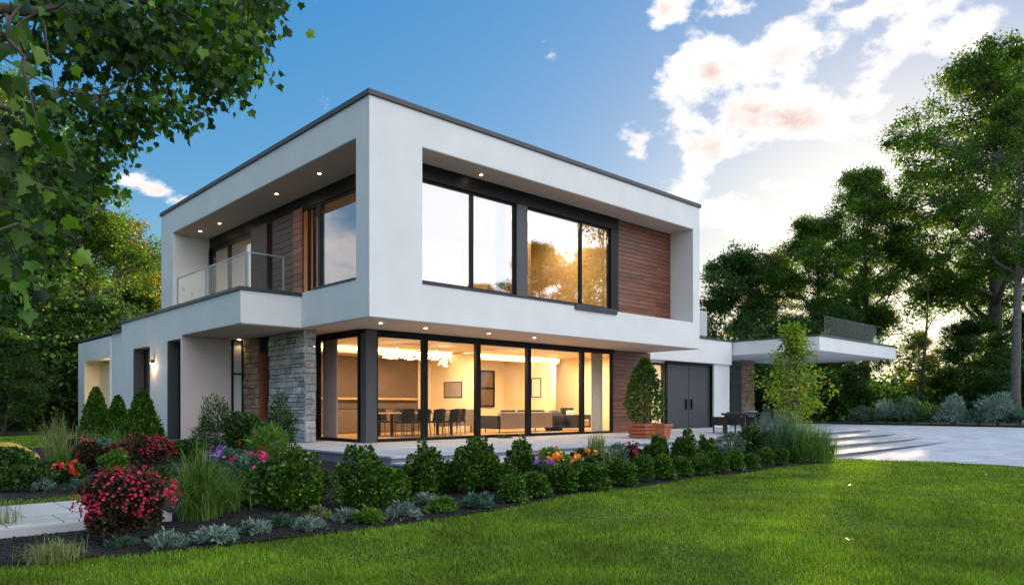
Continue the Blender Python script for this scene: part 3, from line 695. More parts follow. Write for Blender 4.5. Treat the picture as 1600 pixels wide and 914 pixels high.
m=MB();m.box(12.6,13.6,8.2,8.29,.03,2.6);m.build('inner_door','inner_brown',house)
# cove strips
MB().box(1.9,7.9,6.9,6.98,2.93,2.97).build('cove_light','cove_glow',house);MB().box(8.4,13.6,6.6,6.68,2.93,2.97).build('cove_light','cove_glow',house)
m=MB();m.box(1.8,8.0,6.99,7.1,2.8,3.029);m.box(8.3,13.7,6.69,6.8,2.8,3.029);m.build('cove_lip','inner_ceiling',house)
for x,y,s,p in ((3.5,5.2,1.6,50),(6.3,5.2,1.4,62),(9.6,5.,1.6,72),(12.2,4.8,1.3,55)):
    light('AREA',(x,y,2.9),p*1.3,(1,.74,.47),s,parent=house)
for x,y in ((3.6,7.6),(5.6,7.6),(9.,7.7),(10.9,7.7)):light('SPOT',(x,y,3.0),22,(1,.62,.28),parent=house)  # added spots without fittings, put in for pools of light on the back wall
# chandelier
ch=thing('chandelier','long crystal chandelier glowing warm above the dining table','chandelier',(4.9,4.9,2.62))
rng=np.random.default_rng(3)
m=MB();m.box(-1.35,1.35,-.16,.16,.16,.2);m.tube([(-.8,0,.2),(-.8,0,.41)],.012,6);m.tube([(.8,0,.2),(.8,0,.41)],.012,6);m.build('rail','steel',ch)
m=MB()
for i in range(260):
    x=rng.uniform(-1.33,1.33);y=rng.uniform(-.15,.15);z=-rng.uniform(.0,.2)*(1+.8*(x>.9));s=rng.uniform(.01,.02)
    m.lathe([(.002,z-s*2),(s,z),(.002,z+s*1.6)],(x,y,.1),5)
m.build('crystals','crystal_glow',ch)
m=MB();m.box(-1.3,1.3,-.1,.1,.13,.158);m.build('light_bar','crystal_glow',ch)
ch2=thing('ceiling_lamp','long linear lamp glowing above the living area behind the middle panes','ceiling lamp',(9.4,4.9,2.74))
m=MB();m.box(-1.5,1.5,-.09,.09,-.04,.03);m.build('diffuser','crystal_glow',ch2,bevel=.02)
m=MB();m.box(-1.52,1.52,-.11,.11,.031,.06);m.tube([(-1,0,.06),(-1,0,.29)],.01,6);m.tube([(1,0,.06),(1,0,.29)],.01,6);m.build('rail','steel',ch2)
# upper floor interior
m=MB();m.box(1.52,13.6,1.25,7.,4.045,4.07);m.build('inner_floor','inner_floor',house)
m=MB();m.box(1.52,13.6,6.9,7.0,4.07,7.4);m.box(10.6,10.7,1.2,6.9,4.07,7.4);m.build('inner_wall','inner_wall',house)
m=MB();m.box(1.52,13.6,1.25,14.5,7.40,7.44);m.build('inner_ceiling','inner_ceiling',house)
m=MB();m.box(8.0,8.5,3.2,3.7,4.07,7.4);m.box(6.9,8.0,4.9,5.,4.07,6.6);m.build('inner_pier','inner_wall',house)
m=MB();m.box(1.6,6.0,7.6,7.7,4.07,7.4);m.build('inner_wall','inner_wall',house)
for x,y,p in ((3.,3.4,12),(7.6,2.6,50),(9.6,3.2,48)):light('AREA',(x,y,7.3),p,(1,.6,.27),1.2,parent=house)
light('AREA',(3.2,11,7.2),30,(1,.66,.36),1.5,parent=house)
#=====================================================================================================
# FURNITURE
#=====================================================================================================
def curtain(name,label,p0,p1,z0,z1,mat='curtain'):
    n=60;p0=np.array(p0);p1=np.array(p1);d=p1-p0;L=np.linalg.norm(d);nn=np.array([-d[1],d[0]])/L;V=[];F=[]
    k=max(3,L/.13)
    for s in (-1,1):
        for i in range(n+1):
            t=i/n;w=.035*math.sin(2*math.pi*k*t)+.012*math.sin(5.3*t*k)
            q=p0+d*t+nn*(w+s*.003)
            V+=[(q[0],q[1],z0),(q[0]*.999+p0[0]*.001,q[1],z1)]
    for s in (0,1):
        for i in range(n):
            a=s*2*(n+1)+2*i;F.append((a,a+2,a+3,a+1))
    for i in range(n):
        a=2*i+1;b=2*(n+1)+2*i+1;F.append((a,a+2,b+2,b))
    for i in (0,n):
        a=2*i;b=2*(n+1)+2*i;F.append((a,a+1,b+1,b))
    m=MB();m.v=V;m.f=F;o=m.build(name,mat,smooth=True);return tag(o,label,'curtain')
curtain('curtain','pale curtain gathered behind the corner glazing on the entrance side',(1.55,4.2),(1.55,5.0),.04,3.02)
curtain('curtain','cream curtain behind the rightmost ground floor pane beside the wood siding',(11.2,2.75),(11.8,2.75),.04,3.02,'cream')
curtain('curtain','grey curtain behind the upper window, left of the thick window post',(5.2,1.35),(5.62,1.35),4.08,7.38)
tb=thing('dining_table','long wooden dining table inside behind the left front panes','table',(4.9,5.0,.03))
m=MB();m.box(-1.4,1.4,-.5,.5,.71,.75);m.build('tabletop','tabletop',tb,bevel=.008)
for sx in (-1.2,1.2):
    for sy in (-.38,.38):
        m=MB();m.box(sx-.035,sx+.035,sy-.035,sy+.035,0,.709);m.build('leg','black',tb)
def chair(label,mat='black'):
    t=thing('dining_chair',label,'chair',(0,0,.03),0,'dining chairs around the long table')
    m=MB();m.box(-.23,.23,-.22,.22,.42,.48);m.build('seat',mat,t,bevel=.02)
    m=MB();n=8
    P=[]
    for s in (0,1):
        for i in range(n+1):
            a=-1+2*i/n;x=.25*a;y=.22+.03*s-.1*a*a;P+=[(x,y,.46),(x*.94,y+.07,.88-.03*a*a)]
    for i in range(n):
        a=2*i;b=2*(n+1)+2*i;m.f+=[(a,a+2,a+3,a+1),(b,b+1,b+3,b+2),(a+1,a+3,b+3,b+1),(a,b,b+2,a+2)]
    m.f+=[(0,1,2*n+3,2*n+2),(2*n,2*n+2+2*n,2*n+3+2*n,2*n+1)]
    m.v=P;m.build('backrest',mat,t,smooth=False)
    for sx in (-1,1):
        for sy in (-1,1):
            m=MB();m.tube([(sx*.2,sy*.18,.42),(sx*.22,sy*.21,0)],[.016,.011],6);m.build('leg',mat,t)
    return t
c0=chair('black dining chair at the near left of the long table, its back to the glass');c0.location=(3.95,4.25,.03);c0.rotation_euler[2]=math.pi
lab=['black dining chair second from the left along the near side of the table','black dining chair third from the left along the near side of the table','black dining chair at the near right end of the long table']
for i,l in enumerate(lab):dup(c0,(4.58+.62*i,4.25+.03*(i%2),.03),math.pi+.08*(i-1),l)
for i,l in enumerate(['black dining chair on the far side of the table, leftmost','black dining chair on the far side of the table, middle','black dining chair on the far side of the table, rightmost']):dup(c0,(4.1+.8*i,5.75,.03),.05*i,l)
dup(c0,(6.65,5.0,.03),-math.pi/2,'black dining chair at the right head of the table');dup(c0,(3.15,5.0,.03),math.pi/2,'black dining chair at the left head of the table, nearest the curtain')
m=MB();m.lathe([(.09,0),(.16,.05),(.17,.08),(.155,.08),(.09,.02)],(4.4,5.0,.78),18);tag(m.build('bowl','black',smooth=True),'dark bowl standing on the dining table','bowl')
m=MB();m.box(5.15,5.5,4.88,5.1,.78,.84);tag(m.build('serving_tray','black',bevel=.01),'low dark tray on the right half of the dining table','tray')
sb=thing('sideboard','taupe sideboard on thin legs right of the dining table','sideboard',(7.0,5.6,.03))
m=MB();m.box(-.75,.75,-.22,.22,.25,.85);m.build('cabinet','taupe',sb,bevel=.01)
for sx in (-.65,.65):
    for sy in (-.17,.17):m=MB();m.box(sx-.015,sx+.015,sy-.015,sy+.015,0,.249);m.build('leg','black',sb)
def frame_pic(name,label,cat,x,y,z,w,h,axis,inner):
    r=thing(name,label,cat,(x,y,z));m=MB()
    if axis==0:
        m.box(-.03,0,-w/2,w/2,-h/2,-h/2+.03);m.box(-.03,0,-w/2,w/2,h/2-.03,h/2);m.box(-.03,0,-w/2,-w/2+.03,-h/2+.03,h/2-.03);m.box(-.03,0,w/2-.03,w/2,-h/2+.03,h/2-.03);m.build('frame','black',r)
        m=MB();m.box(-.018,-.004,-w/2+.03,w/2-.03,-h/2+.03,h/2-.03);m.build('canvas',inner,r)
    return r
frame_pic('wall_picture','small dark framed picture on the bright partition behind the sideboard','picture',7.995,6.9,1.62,1.1,.6,0,'taupe')
frame_pic('wall_picture','pale picture in a thin black frame on the bright partition in the living area','picture',11.895,6.3,1.75,.55,.8,0,'cream')
sf=thing('sofa','long taupe sofa with dark cushions seen through the middle panes','sofa',(9.6,5.1,.03))
m=MB();m.box(-1.35,1.35,-.45,.35,.14,.42);m.build('seat','taupe',sf,bevel=.03)
m=MB();m.box(-1.35,1.35,-.62,-.452,.14,.74);m.build('backrest','taupe',sf,bevel=.03)
for a,b in ((-1.5,-1.352),(1.352,1.5)):m=MB();m.box(a,b,-.6,.35,.14,.62);m.build('armrest','dark_fabric',sf,bevel=.03)
for x in (-.75,.1,.8):m=MB();m.box(x-.33,x+.33,-.44,-.26,.43,.82);m.build('cushion','dark_fabric',sf,bevel=.05)
for sx in (-1.3,1.3):
    for sy in (-.5,.28):m=MB();m.tube([(sx,sy,.139),(sx,sy,0)],.02,6);m.build('leg','black',sf)
m=MB();m.lathe([(.3,0),(.42,.15),(.42,.5),(.3,.72),(.12,.8)],(11.45,4.9,.03),18);tag(m.build('pouf','dark_fabric',smooth=True),'rounded dark fabric tub seat right of the sofa','seat')
ac=thing('armchair','dark armchair with a pale cushion behind the fourth pane','armchair',(12.5,4.6,.03),.2)
m=MB();m.box(-.4,.4,-.35,.4,.16,.42);m.build('seat','cream',ac,bevel=.04)
m=MB();m.box(-.42,.42,.401,.55,.16,.9);m.build('backrest','dark_fabric',ac,bevel=.04)
for a,b in ((-.54,-.422),(.422,.54)):m=MB();m.box(a,b,-.36,.5,.1,.62);m.build('armrest','dark_fabric',ac,bevel=.03)
m=MB();m.box(-.25,.25,.24,.399,.43,.78);m.build('cushion','white',ac,bevel=.05)
# outdoor table set
p=PZ(1165,645,.75);ot=thing('outdoor_table','dark outdoor dining table on the terrace in front of the grey doors','table',(p[0],p[1],0),.05)
m=MB();m.box(-.95,.95,-.45,.45,.68,.75);m.build('tabletop','wicker',ot,bevel=.01)
for sx in (-.8,.8):
    for sy in (-.34,.34):m=MB();m.box(sx-.04,sx+.04,sy-.04,sy+.04,0,.679);m.build('leg','wicker',ot)
m=MB();m.lathe([(.1,0),(.18,.03),(.24,.05),(.23,.06),(.1,.02)],(p[0]+.35,p[1],.752),20);tag(m.build('serving_dish','white',smooth=True),'white shallow dish on the dark outdoor table','dish')
def lounge(loc,rz,label):
    t=thing('outdoor_chair',label,'chair',loc,rz,'dark outdoor chairs on the terrace')
    m=MB();m.box(-.32,.32,-.3,.3,.3,.42);m.build('seat','wicker',t,bevel=.02)
    m=MB();m.hexa([(-.36,.28,.3),(.36,.28,.3),(.36,.36,.3),(-.36,.36,.3),(-.36,.36,.78),(.36,.36,.78),(.36,.43,.78),(-.36,.43,.78)]);m.build('backrest','wicker',t,bevel=.015)
    for s in (-1,1):m=MB();m.box(min(s*.33,s*.39),max(s*.33,s*.39),-.3,.27,.28,.6);m.build('armrest','wicker',t,bevel=.015)
    for sx in (-.3,.3):
        for sy in (-.26,.26):m=MB();m.box(sx-.02,sx+.02,sy-.02,sy+.02,0,.299);m.build('leg','wicker',t)
    return t
q=PZ(1132,676,0);lc=lounge((q[0],q[1],0),math.pi-.1,'dark outdoor chair left of the table, backrest towards the lawn')
q=PZ(1175,678,0);dup(lc,(q[0],q[1],0),math.pi+.2,'dark outdoor chair in front of the table beside the feathery grass')
q=PZ(1205,668,0);dup(lc,(q[0]+.4,q[1]+.2,0),-1.4,'dark outdoor chair at the right end of the table behind the grass')
#=====================================================================================================
# PLANTS
#=====================================================================================================
def place(u,vb):
    p,d=ground_hit(u,vb);return (p[0],p[1],float(hG(p[0],p[1]))+.02),d
seedc=[100]
def rg():
    seedc[0]+=1;return np.random.default_rng(seedc[0])
# potted tree
p=PZ(1007,684,0)
pl_=thing('planter','wide ribbed terracotta planter with a clipped tree, standing by the wood siding','planter',(p[0],p[1],0),.0)
m=MB()
for i in range(4):
    z=.02+i*.115;w=.31+.02*i;m.box(-w-.09,w+.09,-w,w,z,z+.1)
m.box(-.35,.35,-.28,.28,0.,.46);m.build('planter_box','terracotta',pl_,bevel=.012)
m=MB();m.box(-.3,.3,-.25,.25,.462,.475);m.build('soil','mulch',pl_)
r=rg();pt=thing('potted_tree','dense dark green clipped tree growing in the terracotta planter','tree',(p[0],p[1]+.0,.47))
m=MB();m.tube([(0,0,-.02),(.02,0,.4),(0,.02,1.2)],[.035,.03,.015],8);m.build('trunk','bark',pt)
n=5200;h=r.random(n)**.85;prof=np.interp(h,[0,.12,.3,.6,.85,1],[.62,.92,1,.8,.45,.08]);a=r.uniform(0,6.283,n);rad=.6*prof*r.uniform(.55,1.05,n)
P=np.stack([rad*np.cos(a),rad*np.sin(a),.02+h*1.98],1);dd=np.stack([np.cos(a),np.sin(a),np.full(n,.6)],1)+r.normal(size=(n,3))*.5
V,i,t=cloud(P,dd,r.normal(size=(n,3))*.6+[0,0,1],.075*r.uniform(.7,1.3,n),T_WIDE);mesh_np('crown',V,i,t,'lf_box',pt)
p=PZ(1036,686,0);m=MB();m.lathe([(.2,0),(.26,.36),(.3,.38),(.3,.46),(.26,.46),(.24,.4)],(p[0],p[1],0),4)
tag(m.build('flower_pot','terracotta',bevel=.008),'square tapered terracotta pot beside the ribbed planter','pot')
# hedge of small round boxwoods along lawn edge
balls=[]
hb_spec=[(778,742+28,44,62),(832,783,48,66),(880,774,44,52),(925,772,50,62),(968,764,46,50),(1004,757,42,44),(1035,753,36,44),(1063,749,34,38),(1092,747,34,42),(1120,743,32,38),(1147,739,31,36),(1172,736,28,34),(1196,733,27,32),(1218,730,26,30),(1238,727,24,28),(1256,724,22,26),(905,758,30,40),(800,790,42,58),(850,757,28,40)]
ordn=['first','second','third','fourth','fifth','sixth','seventh','eighth','ninth','tenth','eleventh','twelfth','thirteenth','fourteenth','fifteenth','sixteenth','seventeenth','eighteenth','nineteenth']
protos=[]
for k in range(4):
    r=rg();n=4600
    P,d=bush_pts(r,1.,.95,n,.28,shell=.45)
    dirs=unit(d+r.normal(size=(n,3))*.55+[0,0,.35]);V,i,t=cloud(P,dirs,unit(r.normal(size=(n,3))*.6+d),.075*r.uniform(.4,1.3,n),T_WIDE)
    protos.append((V,i,t,r))
hb_sorted=sorted(hb_spec,key=lambda s:s[0]);pm={}
for k,(u,vb,hp,wp) in enumerate(hb_sorted):
    loc,d=place(u,vb-3);H=hp*d/f*1.05*R.uniform(.9,1.1);W=wp*d/f*1.02*R.uniform(.92,1.1);kk=k%4
    if kk not in pm:
        V,i,t,r=protos[kk];o=mesh_np('boxwood_ball',V,i,t,'lf_box');pm[kk]=o
    else:
        o=pm[kk].copy();C.objects.link(o)
    o.location=loc;o.scale=(W,W*R.uniform(.9,1.1),H);o.rotation_euler=(0,0,R.uniform(0,6.28))
    tag(o,'clipped boxwood ball, %s from the left in the low row along the lawn edge'%ordn[k],'shrub','boxwood balls edging the lawn')
# larger shrubs
def shrub(u,vb,hp,wp,label,mat='lf_box',leaf=.06,dens=1.2,tmpl=T_WIDE,lump=.34,name='evergreen_shrub',flowers=None,cat='shrub',shell=.5,up=.6,group=None,dist=None):
    r=rg();loc,d=place(u,vb)
    if dist:
        q=PD(u,HY,dist);d=dist;gz=float(hG(q[0],q[1]));loc=(q[0],q[1],gz);hp=(1-gz)*f/d+HY-0-(vb-hp)
    H=hp*d/f*1.05;W=wp*d/f*1.08
    n=int(min(14000,dens*26*(W*H)*1.7/(leaf*leaf*.32)*.1+400))
    t=thing(name,label,cat,loc,R.uniform(0,6.28),group)
    if name=='evergreen_shrub' and hp>45:sprigs('foliage',r,W*.8,H*.95,int(n*1.35),leaf*.85,mat,tmpl,t,K=int(r.integers(12,19)))
    else:foliage('foliage',r,W,H,n,leaf,mat,tmpl,t,lump=lump,shell=shell,up=up)
    stems('stem',r,W,H,7,.012,'bark',t)
    if flowers:
        fm,fn,fs,gr=flowers;blossoms('blossoms',r,W,H*1.02,fn,fs,fm,t,groups=gr)
    return t
G1='rounded evergreen shrubs in front of the terrace'
shrub(470,797,98,104,'dark evergreen shrub left of the tallest centre shrubs, behind silver foliage clumps',group=G1,dens=1.3)
shrub(572,795,100,112,'broad dark evergreen shrub directly below the dark corner post of the glazing',group=G1,dens=1.3)
shrub(622,792,46,44,'low evergreen shrub filling the gap right of the broad shrub',group=G1,dens=1.3,name='low_shrub')
shrub(664,776,86,68,'upright evergreen shrub standing above the silver and lime edging plants',group=G1,dens=1.3)
shrub(700,770,48,40,'small evergreen shrub between two upright evergreens',group=G1,dens=1.3)
shrub(744,768,90,76,'upright evergreen shrub with pink bud beside the first boxwood balls',group=G1,dens=1.3)
shrub(812,750,66,46,'slender evergreen shrub with a rounded top left of the lilac flowers',group=G1,dens=1.3)
shrub(785,715,36,44,'low shrub with loose arching twigs behind the slender evergreen',mat='lf_shrub',group=G1)
shrub(1026,728,46,42,'bushy shrub with big fresh leaves left of the two round topiary shrubs',mat='lf_box',leaf=.09,tmpl=T_WIDE)
shrub(1071,733,60,42,'round-headed topiary shrub with a pointed tuft, left of its smaller twin',leaf=.07)
shrub(1104,733,54,34,'narrow round-headed shrub right of the pointed topiary shrub',leaf=.07)
shrub(1140,725,48,50,'loose grey-green shrub in front of the outdoor table',mat='lf_bluegreen',leaf=.08,tmpl=T_NARROW,name='loose_shrub')
shrub(1170,722,50,46,'leafy green shrub with coral blossoms left of the feathery grass',mat='lf_shrub',leaf=.09,flowers=('fl_red',5,.06,2),name='flowering_shrub')
shrub(1196,726,52,40,'dark wispy shrub at the foot of the feathery grass',mat='lf_shrub',leaf=.09,tmpl=T_NARROW,name='loose_shrub')
# left garden
shrub(340,700,66,84,'loose dark shrub with pale upright shoots in front of the porch wall',mat='lf_shrub',leaf=.11,tmpl=T_NARROW,lump=.45,shell=.3,name='loose_shrub',dist=17.5)
shrub(388,712,70,62,'dense olive shrub right of the porch shrub, below the dark side window',mat='lf_shrub',leaf=.08,name='loose_shrub',dist=17.8)
shrub(438,715,88,54,'tall feathery green shrub in front of the grey stone wall',mat='lf_shrub',leaf=.13,tmpl=T_NARROW,lump=.4,shell=.25,name='loose_shrub',dist=16.6)
shrub(418,735,70,72,'bright green fern-like shrub below the entrance door',mat='lf_bright',leaf=.15,tmpl=T_NARROW,lump=.4,shell=.25,name='fern',cat='fern',dist=15.2)
shrub(200,848,104,132,'large crimson flowering bush at the front left beside the stone path',mat='lf_wine',leaf=.05,flowers=('fl_crimson',760,.027,60),name='flowering_bush',dens=2.4,shell=.35)
shrub(222,737,52,90,'dark red flowering bush in front of the tallest conical evergreen',mat='lf_wine',leaf=.08,flowers=('fl_dark',560,.036,60),name='flowering_bush',dens=1.)
shrub(290,722,36,70,'low dark clipped hedge at the foot of the porch wall',mat='lf_tree_dark',leaf=.06,name='low_hedge',cat='hedge',dens=1.3)
shrub(182,742,34,44,'small rounded lime-green shrub between the red flowers',mat='lf_bright',leaf=.08,tmpl=T_WIDE)
shrub(150,722,34,46,'blue-green leafy shrub behind the small lime shrub',mat='lf_bluegreen',leaf=.09)
shrub(140,738,46,44,'dark foliage clump with scarlet flower heads near the pale tall grass',mat='lf_wine',leaf=.08,flowers=('fl_red',36,.06,3),name='flowering_bush')
shrub(118,722,34,30,'dark clump with two scarlet flower heads behind the tall pale grass',mat='lf_wine',leaf=.08,flowers=('fl_red',22,.06,2),name='flowering_bush')
shrub(142,702,22,34,'scarlet flower cluster in front of the left conical evergreen',mat='lf_shrub',leaf=.08,flowers=('fl_crimson',40,.07,4),name='flowering_bush')
shrub(82,757,34,42,'low bush with bright scarlet blossoms behind the stone path, leftmost',mat='lf_shrub',leaf=.07,flowers=('fl_red',60,.05,3),name='flowering_bush')
shrub(116,757,32,34,'low bush with bright scarlet blossoms behind the stone path, right of its twin',mat='lf_shrub',leaf=.07,flowers=('fl_red',50,.05,3),name='flowering_bush')
shrub(20,762,62,60,'small shrub with orange-red blossoms beside the yellow sunlit mound at the far left',mat='lf_shrub',leaf=.08,flowers=('fl_orange',70,.05,7),name='flowering_bush')
shrub(35,768,36,90,'low dark green clump along the path at the far left',mat='lf_shrub',leaf=.07,name='low_shrub')
shrub(352,742,38,56,'clump of lilac flowers behind the big green ornamental grass',mat='lf_bluegreen',leaf=.09,flowers=('fl_purple',150,.06,9),name='flowering_plant',cat='flowers')
shrub(393,752,40,60,'leafy plant with magenta and coral blooms right of the ornamental grass',mat='lf_bluegreen',leaf=.09,flowers=('fl_magenta',60,.065,6),name='flowering_plant',cat='flowers')
shrub(250,765,30,60,'green leafy ground shrub behind the crimson bush',mat='lf_shrub',leaf=.09,name='low_shrub')
shrub(425,782,58,60,'dark shrub between the ornamental grass and the evergreen row',mat='lf_tree_dark',leaf=.07,name='low_shrub')
shrub(385,790,50,70,'shadowy shrub right behind the ornamental grass base',mat='lf_tree_dark',leaf=.08,name='low_shrub')
# orange flowers etc
shrub(868,745,40,62,'bright green leafy mound with orange flowers in front of the steps',mat='lf_bright',leaf=.08,flowers=('fl_orange',110,.06,6),name='flowering_plant',cat='flowers')
shrub(912,742,38,48,'green mound with a few orange flowers, right of the larger orange-flowered one',mat='lf_shrub',leaf=.08,flowers=('fl_orange',70,.06,4),name='flowering_plant',cat='flowers')
shrub(842,752,34,44,'low plant with lilac and magenta flowers beside the slender evergreen',mat='lf_bluegreen',leaf=.06,flowers=('fl_purple',90,.06,8),name='flowering_plant',cat='flowers')
shrub(988,730,34,36,'small burgundy-leaved plant with pale pink flowers',mat='lf_wine',leaf=.06,flowers=('fl_dark',70,.05,8),name='flowering_plant',cat='flowers')
shrub(868,718,20,24,'tiny round green shrub behind the orange flowers',mat='lf_shrub',leaf=.06)
shrub(963,735,38,36,'soft grey-green shrub right of the tall grass with tan plumes',mat='lf_bluegreen',leaf=.09,tmpl=T_NARROW,name='loose_shrub')
# conical evergreens by the wing wall
def cone(u,vb,hp,wp,label,D=None):
    r=rg()
    if D is None:loc,d=place(u,vb)
    else:
        p=PD(u,vb,D);d=D;loc=(p[0],p[1],float(hG(p[0],p[1])))
    H=hp*d/f;W=wp*d/f;t=thing('conical_evergreen',label,'conifer',loc,0,'conical evergreens by the low wing')
    n=6500;h=r.random(n)**1.5;a=r.uniform(0,6.283,n);rad=W/2*(1-h)**.72*r.uniform(.6,1.06,n)*(1+.1*np.sin(a*5+h*20))
    P=np.stack([rad*np.cos(a),rad*np.sin(a),.04+h*H],1);dd=np.stack([np.cos(a)*.7,np.sin(a)*.7,np.full(n,1.)],1)+r.normal(size=(n,3))*.35
    V,i,q=cloud(P,dd,r.normal(size=(n,3))*.6+np.stack([np.cos(a),np.sin(a),np.zeros(n)],1),.1*r.uniform(.6,1.3,n),T_LEAF);mesh_np('foliage',V,i,q,'lf_box',t)
    m=MB();m.tube([(0,0,-.05),(0,0,H*.8)],[.04,.01],6);m.build('trunk','bark',t)
cone(150,688,78,50,'conical evergreen in front of the lit niche, leftmost of the three')
cone(184,690,66,42,'smallest conical evergreen, middle of the three by the wing')
cone(222,700,84,66,'largest conical evergreen, below the wall lamp and tall dark window')
# grasses
def grass(u,vb,hp,wp,n,width,mat,label,droop=.5,plume=None,baser=.1):
    r=rg();loc,d=place(u,vb);H=hp*d/f;W=wp*d/f;t=thing('ornamental_grass',label,'ornamental grass',loc,0)
    blades('blades',r,H*1.05,W,n,width,mat,t,droop=droop,baser=baser)
    if plume:
        blades('plumes',r,H*1.12,W*.6,plume,width*2.4,'lf_pale',t,droop=.1,baser=baser)
    return t
grass(312,815,112,165,620,.015,'lf_grass','big green ornamental grass with arching blades right of the crimson bush',.55,baser=.09)
grass(345,802,70,120,260,.014,'lf_bright','bright green strappy clump leaning right of the big ornamental grass',.7)
grass(92,725,76,104,240,.012,'lf_pale','tall pale ornamental grass at the left with arching blades',.5,baser=.12)
grass(98,735,38,90,420,.010,'lf_grass','low green grass skirt at the foot of the tall pale grass',.6)
grass(160,712,44,110,520,.010,'lf_grass','soft green grass in front of the conical evergreens',.5,baser=.3)
grass(85,880,38,95,520,.008,'lf_pale','tufted pale green grass on the dark mulch at the bottom left',.7,baser=.1)
grass(2,838,60,44,60,.012,'lf_pale','thin grass shoots cut by the left edge of the view',.4)
grass(932,735,56,46,260,.010,'lf_grass','upright grass with tan feathery plumes in front of the steps',.35,plume=110,baser=.1)
grass(1215,715,72,120,900,.012,'lf_bluegreen','feathery blue-green grass mound left of the bright fountain grass',.5,baser=.25)
grass(1258,722,66,90,900,.011,'lf_grass','bright green fountain grass at the end of the bed, beside the steps',.6,baser=.2)
grass(1282,722,56,70,700,.011,'lf_grass','fountain grass at the very end of the bed, rightmost',.7,baser=.18)
grass(1232,712,70,80,300,.01,'lf_pale','pale tall grass stems behind the fountain grasses',.4,baser=.2)
# rosettes along the front
def ros(u,vb,hp,wp,mat,label,leaf=.07,n=900,tm=T_NARROW):
    r=rg();loc,d=place(u,vb);H=hp*d/f;W=wp*d/f;o=rosette('edging_plant',r,W*.9,H*.9,n,leaf,mat,None,tm,loc);return tag(o,label,'edging plant')
T_HOSTA=(np.array([[0,0,0],[.2,.4,.03],[0,1,-.15],[-.2,.4,.03]]),[[0,1,2,3]])
ros(264,858,30,66,'lf_silver','silver-green edging clump right in front of the crimson bush')
ros(336,852,36,70,'lf_silver','silver-green edging clump below the big ornamental grass',leaf=.08,tm=T_HOSTA)
ros(400,838,30,48,'lf_silver','silver edging clump right of the ornamental grass')
ros(440,826,22,42,'lf_bluegreen','low teal grass-like tuft in the edging row')
ros(484,832,28,54,'lf_silver','pale silver edging clump below the leftmost dark evergreen shrub')
ros(498,815,28,36,'lf_pale','dry tan tuft beside the pale silver clump')
ros(540,818,26,44,'lf_silver','silver clump touching the lime-green plant')
ros(574,820,30,46,'lf_bright','lime-green edging plant right of its silver neighbour',leaf=.09,tm=T_HOSTA)
ros(628,814,34,64,'lf_silver','large silvery white edging clump in the centre of the row')
ros(664,790,24,42,'lf_silver','flat grey edging clump behind the second lime-green plant')
ros(690,803,28,52,'lf_bright','second lime-green edging plant, right of the large silvery clump',leaf=.09,tm=T_HOSTA)
ros(746,797,32,50,'lf_bluegreen','blue-green edging clump left of the boxwood balls',leaf=.09,tm=T_HOSTA)
ros(1000,722,22,56,'lf_silver','silver-blue cushion plant behind the boxwood balls')
ros(65,770,26,40,'lf_silver','silver clump under the scarlet flowers beside the path')
ros(128,770,26,60,'lf_bluegreen','teal leafy clump behind the path end')
ros(160,765,24,70,'lf_bluegreen','blue-green ground clump behind the crimson bush',leaf=.09)
ros(405,735,26,60,'lf_silver','grey-green clump below the feathery shrub near the stone wall')
ros(190,858,16,50,'lf_bluegreen','small flat green clump under the crimson bush')
# red blossoms on thin stems
r=rg()
for u,v,dd_,lb,mt in ((374,692,14,'single red flower head on a tall stem before the stone wall','fl_red'),(408,700,14,'coral flower head near the entrance stone wall','fl_red'),(408,749,11.5,'single magenta flower on a stem beside the evergreen row','fl_magenta')):
    p=PD(u,v,dd_);gz=float(hG(p[0],p[1]));t=thing('tall_flower',lb,'flower',(p[0],p[1],gz));h=p[2]-gz
    m=MB();m.tube([(0,0,0),(.03,0,h*.5),(0,0,h)],.004,5);m.build('stem','lf_shrub',t)
    k=14;dd=unit(r.normal(size=(k,3))+[0,0,.4]);V,i,q=cloud(np.tile([0,0,h],(k,1)),unit(np.cross(dd,r.normal(size=(k,3)))),dd,.06,T_FLOWER);mesh_np('blossom',V,i,q,mt,t)
# sunlit yellow ground patch, built as an ochre-coloured mound
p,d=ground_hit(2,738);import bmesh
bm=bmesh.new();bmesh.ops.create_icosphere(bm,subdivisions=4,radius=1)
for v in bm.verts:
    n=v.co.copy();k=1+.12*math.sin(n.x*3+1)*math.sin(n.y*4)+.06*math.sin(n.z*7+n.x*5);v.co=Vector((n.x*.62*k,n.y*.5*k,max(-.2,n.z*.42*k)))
me=bpy.data.meshes.new('sun_patch_mound');bm.to_mesh(me);bm.free();me.materials.append(MATS['sun_patch_mound'])
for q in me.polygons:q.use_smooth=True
o=bpy.data.objects.new('sun_patch_mound',me);C.objects.link(o);o.location=(p[0],p[1],p[2]+.12);tag(o,'sunlit patch of ground at the far left edge, built as a rounded yellow ochre mound','sun_patch_mound')
# little plant on side wing roof
r=rg();p=PD(1133,524,33.5);t=foliage('roof_shrub',r,.7,.8,500,.12,'lf_shrub',loc=(p[0],4.3,4.12));tag(t,'small green shrub on the roof terrace between house and canopy','shrub')
